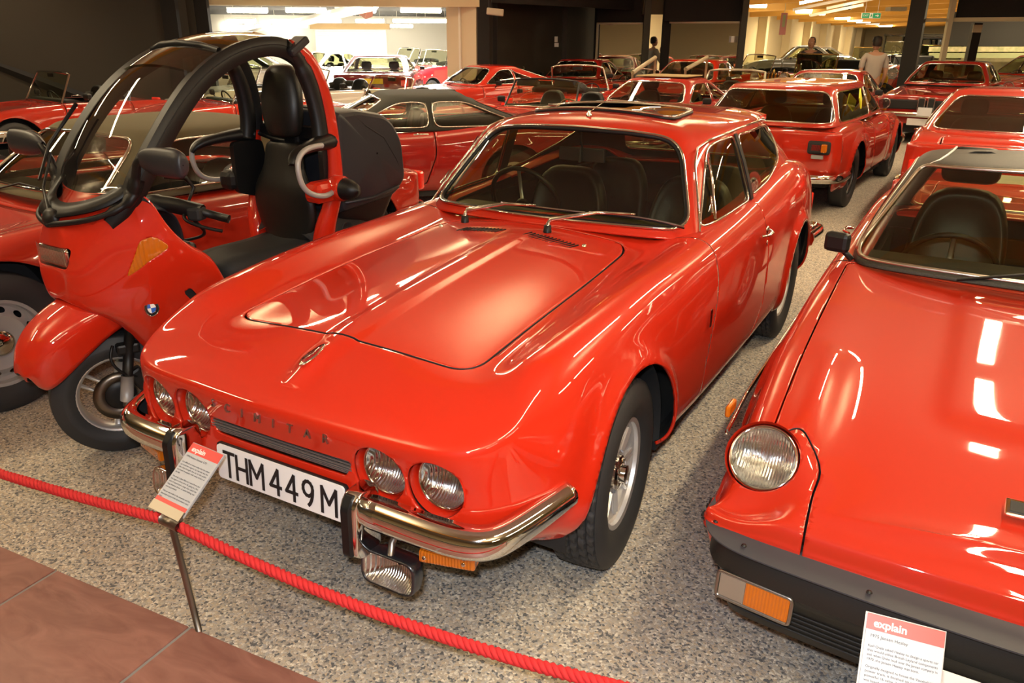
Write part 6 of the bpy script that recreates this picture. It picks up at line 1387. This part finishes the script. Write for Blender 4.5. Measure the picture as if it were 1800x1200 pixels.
car('rounded_coupe', 'rounded red coupe with big round lamps in front of the right mirror', 1189, 16.98, (0, .6), 2, RED, CP, zr=1.30, zb=.88, R=.33, W=.80, bow=.22, cr=.14, crown=[(-.7, .62), (-.4, .80), (0, .86), (.8, .86), (2.4, .84), (3.3, .66)], mid=[(-.7, .56), (-.4, .66), (0, .76), (.8, .88), (2.4, .84), (3.3, .60)], lamps=[(.54, .66, .11)], grille=None, ldy=.04)
car('open_roadster', 'open dark red car with pale windscreen pillar behind the cream-roofed coupe', 1281, 15.02, (0, .9), 3, RED3, OP, wz=.36, frame_r=.02, framem=mat('pale_frame', (.5, .46, .36), .3, .6))
car('dark_screen_coupe', 'red coupe with dark windscreen, peeping over the estate roof', 1436, 13.96, (0, 1.2), 2, RED3, CP, zr=1.22, roofm=RED3)
car('long_red_coupe', 'red car with long bonnet and black roof behind the dark-screened coupe', 1385, 24.5, (0, .5), 60, RED3, CP, zr=1.30, roofm=BLACKP, wheels=True)
car('silver_saloon', 'grey rounded saloon by the arched window in the far hall', 1401, 32.2, (0, 1.5), 74, GREYP, CP, zr=1.50, zb=1.0, W=.80, crown=[(-.7, .8), (0, 1.0), (.8, 1.0), (2.6, .95), (3.3, .8)], mid=[(-.7, .8), (0, 1.0), (.8, 1.05), (2.6, .95), (3.3, .8)])
car('silver_saloon', 'silver-grey saloon in the far hall behind the brass-screened tourer', 1424, 34.1, (0, 1.5), 63, mat('silver_paint', (.35, .34, .32), .3, .7, .8), CP, zr=1.45, zb=1.0, crown=[(-.7, .8), (0, 1.0), (.8, 1.0), (2.6, .95), (3.3, .8)], mid=[(-.7, .8), (0, 1.0), (.8, 1.05), (2.6, .95), (3.3, .8)])
car('open_red_car', 'open orange-red car at the foot of the arched window', 1318, 20.69, (0, .8), 34, RED, OP, wz=.4, zb=.95, crown=[(-.7, .8), (0, .95), (.8, .95), (2.2, .92), (3.0, .8)], mid=[(-.7, .8), (0, .92), (.8, .95), (2.2, .9), (3.0, .8)])
car('red_saloon', 'red saloon with single chrome-ringed lamp right of the square-fronted coupe', 1755, 17.4, (.3, -.2), 34, RED, CP, zr=1.42, zb=1.0, W=.85, crown=[(-.7, .90), (0, 1.02), (.8, 1.0), (2.6, .95), (3.3, .85)], mid=[(-.7, .92), (0, 1.02), (.8, 1.0), (2.6, .95), (3.3, .85)], lamps=[(.62, .80, .12)])
car('open_red_car', 'open red car with dark interior at the right edge behind the fastback', 1810, 12.04, (0, 1.3), 19, RED3, OP, wz=.1, zb=.95, W=.82, crown=[(-.7, .8), (0, .92), (.8, .95), (2.2, .95), (3.0, .85)], mid=[(-.7, .8), (0, .92), (.8, .95), (2.2, .94), (3.0, .85)])
# ---- vintage cars
def vintage(nm, lab, u, d, a, pm, wing, hood=None, screen=True, top=None, zt_=1.15, brass=None, body=.0):
    br_ = brass or CHROME; loc = pose(u, d, (0, 0), a); t = thing(nm, lab, 'car', loc, -math.radians(a))
    bn = bs(np.array([[(w*x, y, .55+(z-.55)*q) for x, q in ((-1, 0), (-1, .6), (-.8, .93), (-.3, 1), (.3, 1), (.8, .93), (1, .6), (1, 0))] for (y, w, z) in ((-.05, .27, zt_), (.5, .31, zt_), (1.05, .42, zt_+.04), (1.2, .50, zt_+.05))]), 12)
    mk('bonnet', grid(bn), pm, t)
    rd = mk('radiator', prism(rpoly([(-.26, .45), (.26, .45), (.27, zt_), (0, zt_+.05), (-.27, zt_)], .05), -.13, -.04, 'y'), br_, t, smooth=False, bev=.012)
    for k in range(9): mk('radiator_slat', box((-.20+k*.05, -.135, .80), (.012, .012, .52)), BLACK if k % 2 else br_, rd, smooth=False)
    mk('radiator_cap', xf(lathe([(.03, 0), (.03, .04), (.012, .09), (.001, .10)], 10, 'z'), (0, -.08, zt_+.03)), br_, rd)
    bd_ = rpoly([(1.15, .50), (2.9, .50), (3.0, .9), (2.9, zt_+.02), (1.2, zt_+.03)], .12)
    mk('body', prism(bd_, -.62, .62, 'x'), pm, t, bev=.05, smooth=False)
    mk('cabin', box((0, 2.0, zt_+.02), (1.08, 1.5, .06)), LEATHER, t, smooth=False, bev=.02)
    mk('seat_back', box((0, 2.55, zt_+.12), (1.05, .16, .34), (-.2, 0, 0)), LEATHER, t, bev=.05, smooth=False)
    mk('chassis', box2((-.35, -.3, .35), (.35, 3.0, .55)), BLACK, t, smooth=False)
    for sx in (1, -1):
        wg = bs(np.array([(sx*.62, -.46, .45), (sx*.62, -.40, .72), (sx*.62, -.1, .86), (sx*.62, .25, .78), (sx*.62, .7, .45), (sx*.62, 1.5, .38), (sx*.62, 2.2, .42), (sx*.62, 2.45, .72), (sx*.62, 2.8, .82), (sx*.62, 3.2, .60)]), 40, it=1)
        mk('wing', sweep(wg, [(-.14, -.02), (-.13, .015), (0, .035), (.13, .015), (.14, -.02)], False, False, up=(0, 0, 1)) if False else grid(np.array([[p+np.array([dx, 0, -abs(dx)**2*1.6]) for dx in (-.14, -.07, 0, .07, .14)] for p in wg])), wing, t, solid=.01)
        lamp(t, (sx*.40, -.22, .92), .13, (0, -1, 0), br_, depth=.12, n=20)
        mk('lamp_shell', xf(lathe([(.125, .0), (.11, .08), (.06, .16), (.001, .18)], 20, 'y'), (sx*.40, -.21, .92)), br_, t)
    mk('lamp_bar', tube([(-.45, -.15, .78), (.45, -.15, .78)], .015, 6), br_, t)
    mk('front_bumper', box((0, -.52, .42), (1.3, .03, .07)), br_, t, smooth=False)
    if screen:
        f = mk('windscreen_frame', tube([(-.55, 1.18, zt_), (-.55, 1.25, zt_+.42), (.55, 1.25, zt_+.42), (.55, 1.18, zt_)], .016, 6), br_, t); mk('windscreen', box2((-.54, 1.20, zt_), (.54, 1.206, zt_+.41)), GLASS, f, smooth=False)
    if top:
        mk('roof', box((0, 2.1, zt_+.62), (1.25, 1.9, .08)), top, t, bev=.03, smooth=False)
        for sx in (1, -1):
            for y in (1.2, 2.1, 2.98): mk('roof_post', box((sx*.58, y, zt_+.3), (.06, .07, .62)), top, t, smooth=False)
        mk('rear_panel', box((0, 3.0, zt_+.3), (1.2, .05, .62)), top, t, smooth=False)
    swheel(t, -.25, 1.45, zt_+.12, .2, .5)
    WK = ('v',)
    wheels(t, [(0, .62, 0), (2.7, .62, 0)], .36, .12, .24, 'wire')
    return t
BRASS = mat('brass', (.62, .42, .14), .22, 1.0)
vintage('vintage_tourer', 'yellow and black vintage tourer with brass lamps right of the grey post', 1352, 17.9, 30, YELP, BLACKP, brass=BRASS, zt_=.98)
vintage('vintage_tourer', 'dark red vintage tourer with chrome radiator and lamps left of the square-fronted coupe', 1533, 21.69, 13, RED3, RED3, screen=False, zt_=1.02)
vintage('vintage_tourer', 'wooden-bodied vintage tourer with tall brass windscreen in the far hall', 1469, 28.77, 31, mat('varnished_wood', (.50, .24, .04), .3, 0, .6), BLACKP, brass=BRASS, zt_=1.05)
vintage('vintage_limousine', 'tall black vintage limousine with square windows behind the visitor in the cap', 1519, 27.18, 33, BLACKP, BLACKP, top=BLACKP, zt_=1.25)
vintage('vintage_limousine', 'dark brown vintage limousine with brass lamps between the black post and cream frame', 1612, 24.48, 13, mat('dark_brown_paint', (.05, .016, .008), .3, 0, .8), BLACKP, top=BLACKP, brass=BRASS, zt_=1.15)
vintage('vintage_tourer', 'red vintage car with chrome lamps at the upper right edge', 1850, 20.4, 14, RED3, BLACKP, screen=False, zt_=1.12)
# ================================================================== visitors and plant
def skinmesh(name, pts, edges, m, parent, sub=2):
    me = bpy.data.meshes.new(name); me.from_pydata([p[:3] for p in pts], edges, []); o = bpy.data.objects.new(name, me); link(o, parent)
    sk = o.modifiers.new('skin', 'SKIN'); sk.use_smooth_shade = True
    for i, p in enumerate(pts):
        r = p[3] if isinstance(p[3], tuple) else (p[3], p[3]); me.skin_vertices[0].data[i].radius = r; me.skin_vertices[0].data[i].use_root = (i == 0)
    s = o.modifiers.new('sub', 'SUBSURF'); s.levels = sub; s.render_levels = sub
    me.materials.append(m); return o
SKIN = mat('skin', (.45, .24, .15), .6)
def visitor(label, loc, rz, shirt, trouser, hair, cap=None, pose_='look'):
    t = thing('person', label, 'person', tuple(loc), rz)       # faces +y locally
    up = .03
    pts = [(0, 0, .93, (.155, .11)), (0, 0, 1.08, (.150, .105)), (0, -.01, 1.25, (.175, .115)), (0, -.01, 1.40, (.16, .10)), (0, 0, 1.475, .055), (0, .01, 1.52, .052)]
    E_ = [(0, 1), (1, 2), (2, 3), (3, 4), (4, 5)]; body = list(pts)
    for sx in (-1, 1):
        n = len(body); hx = sx*.20
        if pose_ == 'look': arm = [(sx*.15, -.01, 1.40, .07), (sx*.205, 0, 1.36, .055), (sx*.24, -.02, 1.08, .042), (sx*.22, .10, .86, .033), (sx*.22, .13, .80, .030)]
        else: arm = [(sx*.15, -.01, 1.40, .07), (sx*.21, .02, 1.34, .055), (sx*.22, .12, 1.10, .042), (sx*.10, .28, 1.30, .033), (sx*.07, .27, 1.36, .030)]
        body += arm; E_ += [(3, n), (n, n+1), (n+1, n+2), (n+2, n+3), (n+3, n+4)]
        n = len(body); body += [(sx*.09, 0, .86, .095), (sx*.10, .01, .50, .062), (sx*.105, -.01, .28, .052), (sx*.105, -.02, .09, .040), (sx*.11, .02, .045, .040), (sx*.12, .13, .035, .036)]
        E_ += [(0, n), (n, n+1), (n+1, n+2), (n+2, n+3), (n+3, n+4), (n+4, n+5)]
    b = skinmesh('body', body, E_, SKIN, t)
    # clothing as slightly larger shells over the same skeleton
    top = [(0, 0, .90, (.165, .12)), (0, 0, 1.08, (.165, .12)), (0, -.01, 1.25, (.19, .13)), (0, -.01, 1.41, (.17, .11))]; TE = [(0, 1), (1, 2), (2, 3)]
    for sx in (-1, 1):
        n = len(top)
        if pose_ == 'look': top += [(sx*.155, -.01, 1.40, .08), (sx*.21, 0, 1.35, .066), (sx*.236, -.01, 1.15, .056)]
        else: top += [(sx*.155, -.01, 1.40, .08), (sx*.215, .02, 1.33, .066), (sx*.222, .10, 1.14, .054)]
        TE += [(3, n), (n, n+1), (n+1, n+2)]
    skinmesh('shirt', top, TE, shirt, t)
    tr = [(0, 0, .93, (.165, .12))]; RE = []
    for sx in (-1, 1):
        n = len(tr); tr += [(sx*.09, 0, .84, .108), (sx*.10, .01, .50, .078), (sx*.105, -.01, .12, .066)]; RE += [(0, n), (n, n+1), (n+1, n+2)]
    skinmesh('trousers', tr, RE, trouser, t)
    H = lathe([(.001, -.115), (.045, -.105), (.066, -.06), (.075, 0), (.073, .05), (.055, .10), (.001, .118)], 20, 'z')
    hd = mk('head', xf(H, (0, .02, 1.63), (.15, 0, 0), (1, 1.2, 1)), SKIN, t)
    mk('nose', xf(lathe([(.001, .03), (.012, 0), (.014, -.012), (.001, -.02)], 8, 'z'), (0, .112, 1.615)), SKIN, hd)
    for sx in (-1, 1):
        mk('ear', xf(lathe([(.001, -.03), (.016, -.015), (.018, .01), (.001, .03)], 8, 'z'), (sx*.075, .02, 1.62), (0, 0, 0), (.5, 1, 1)), SKIN, hd)
        mk('eye', xf(lathe([(.001, -.010), (.010, 0), (.001, .010)], 8, 'z'), (sx*.028, .098, 1.64)), WHITE, hd)
    mk('mouth', box((0, .103, 1.58), (.04, .008, .008)), mat('lips', (.30, .08, .06), .6), hd, smooth=False)
    mk('hair', xf(lathe([(.079, -.035), (.083, .01), (.078, .06), (.055, .112), (.001, .128)], 20, 'z'), (0, .0, 1.635), (.22, 0, 0), (1, 1.16, 1)), hair, hd)
    if cap:
        c = mk('cap', xf(lathe([(.086, .0), (.088, .04), (.070, .095), (.001, .112)], 20, 'z'), (0, .01, 1.665), (0, 0, 0), (1, 1.15, 1)), cap, hd); mk('brim', prism([(.08*math.cos(a), .09+.11*math.sin(a)) for a in np.linspace(0, PI, 12)], 1.672, 1.682), cap, c, smooth=False)
    for sx in (-1, 1):
        if pose_ == 'look': o, d = Vector((sx*.22, .14, .80)), Vector((0, .1, -1)).normalized()
        else: o, d = Vector((sx*.07, .27, 1.36)), Vector((-sx*.1, -.2, 1)).normalized()
        P = [(*o, .030), (*(o+d*.05), (.034, .018)), (*(o+d*.085), (.034, .016))]; E2 = [(0, 1), (1, 2)]
        s_ = Vector((0, 1, 0)) if pose_ == 'look' else Vector((1, 0, 0)); nn = d.cross(s_)
        for k in range(4):
            q = o+d*.085+s_*(k-1.5)*.019; L = (.06, .07, .066, .05)[k]; n = len(P); P += [(*q, .009), (*(q+d*L*.55+nn*.006), .0085), (*(q+d*L*.9+nn*.025), .007)]; E2 += [(2, n), (n, n+1), (n+1, n+2)]
        n = len(P); q = o+d*.03+s_*.03; P += [(*q, .011), (*(q+s_*.025+d*.03), .009), (*(q+s_*.03+d*.055), .008)]; E2 += [(1, n), (n, n+1), (n+1, n+2)]
        skinmesh('hand', P, E2, SKIN, t, 1)
    for sx in (-1, 1): mk('shoe', xf(box((0, 0, 0), (.09, .26, .08)), (sx*.112, .045, .04)), BLACK, t, bev=.025, smooth=False)
    return t
GSH = mat('grey_shirt', (.42, .38, .33), .85); JNS = mat('dark_trousers', (.04, .035, .04), .85); HR = mat('dark_hair', (.02, .012, .008), .7); LSH = mat('pale_shirt', (.36, .33, .26), .85)
visitor('person in a grey short-sleeved shirt and black cap, seen from behind in the far hall', atd(1515, 16.4)*[1, 1, 0], -YAW+math.radians(-8)-0, GSH, JNS, HR, cap=BLACK)
visitor('person in a pale grey shirt with hand raised to the face, between the two mirrors', atd(1139, 22)*[1, 1, 0], -YAW-math.radians(70), LSH, mat('brown_trousers', (.10, .05, .04), .8), HR, pose_='raise')
visitor('person in dark clothes beside the brass-screened tourer in the far hall', atd(1407, 19.0)*[1, 1, 0], -YAW+PI*.8, JNS, JNS, HR)
def bush(loc, label):
    t = thing('dried_plant', label, 'plant', tuple(loc), 0); mk('pot', xf(lathe([(.12, 0), (.17, .28), (.19, .30), (.17, .31), (.15, .29), (.001, .29)], 20, 'z'), (0, 0, .0)), mat('pot_black', (.03, .02, .015), .6), t)
    R = random.Random(4); V = []; F = []
    for s in range(26):
        a = R.uniform(0, 6.28); sp = R.uniform(.05, .42); top = np.array([sp*math.cos(a), sp*math.sin(a), R.uniform(.75, 1.05)]); m = tube([(0, 0, .28), tuple(top*[.4, .4, .62]), tuple(top)], .006, 4); 
        mk('stem', m, mat('stem_brown', (.08, .05, .02), .8), t)
        for k in range(14):
            c = top+np.array([R.uniform(-.11, .11), R.uniform(-.11, .11), R.uniform(-.16, .06)]); n = len(V); u = np.array([R.uniform(-1, 1) for _ in range(3)]); u /= np.linalg.norm(u); w_ = np.cross(u, [0.3, .5, .8]); w_ /= np.linalg.norm(w_); s_ = R.uniform(.016, .03)
            V += [c-u*s_, c+w_*s_*.7, c+u*s_, c-w_*s_*.7, c+np.cross(u, w_)*s_*.3]; F += [(n, n+1, n+4), (n+1, n+2, n+4), (n+2, n+3, n+4), (n+3, n, n+4)]
    lf = mk('foliage', (np.array(V), F), mat('dried_leaf', (.30, .24, .12), .8), t, smooth=False, kind='stuff')
bush(atd(905, 18.3)*[1, 1, 0]+[0, 0, .0], 'dried bushy plant in a pot against the black wall')
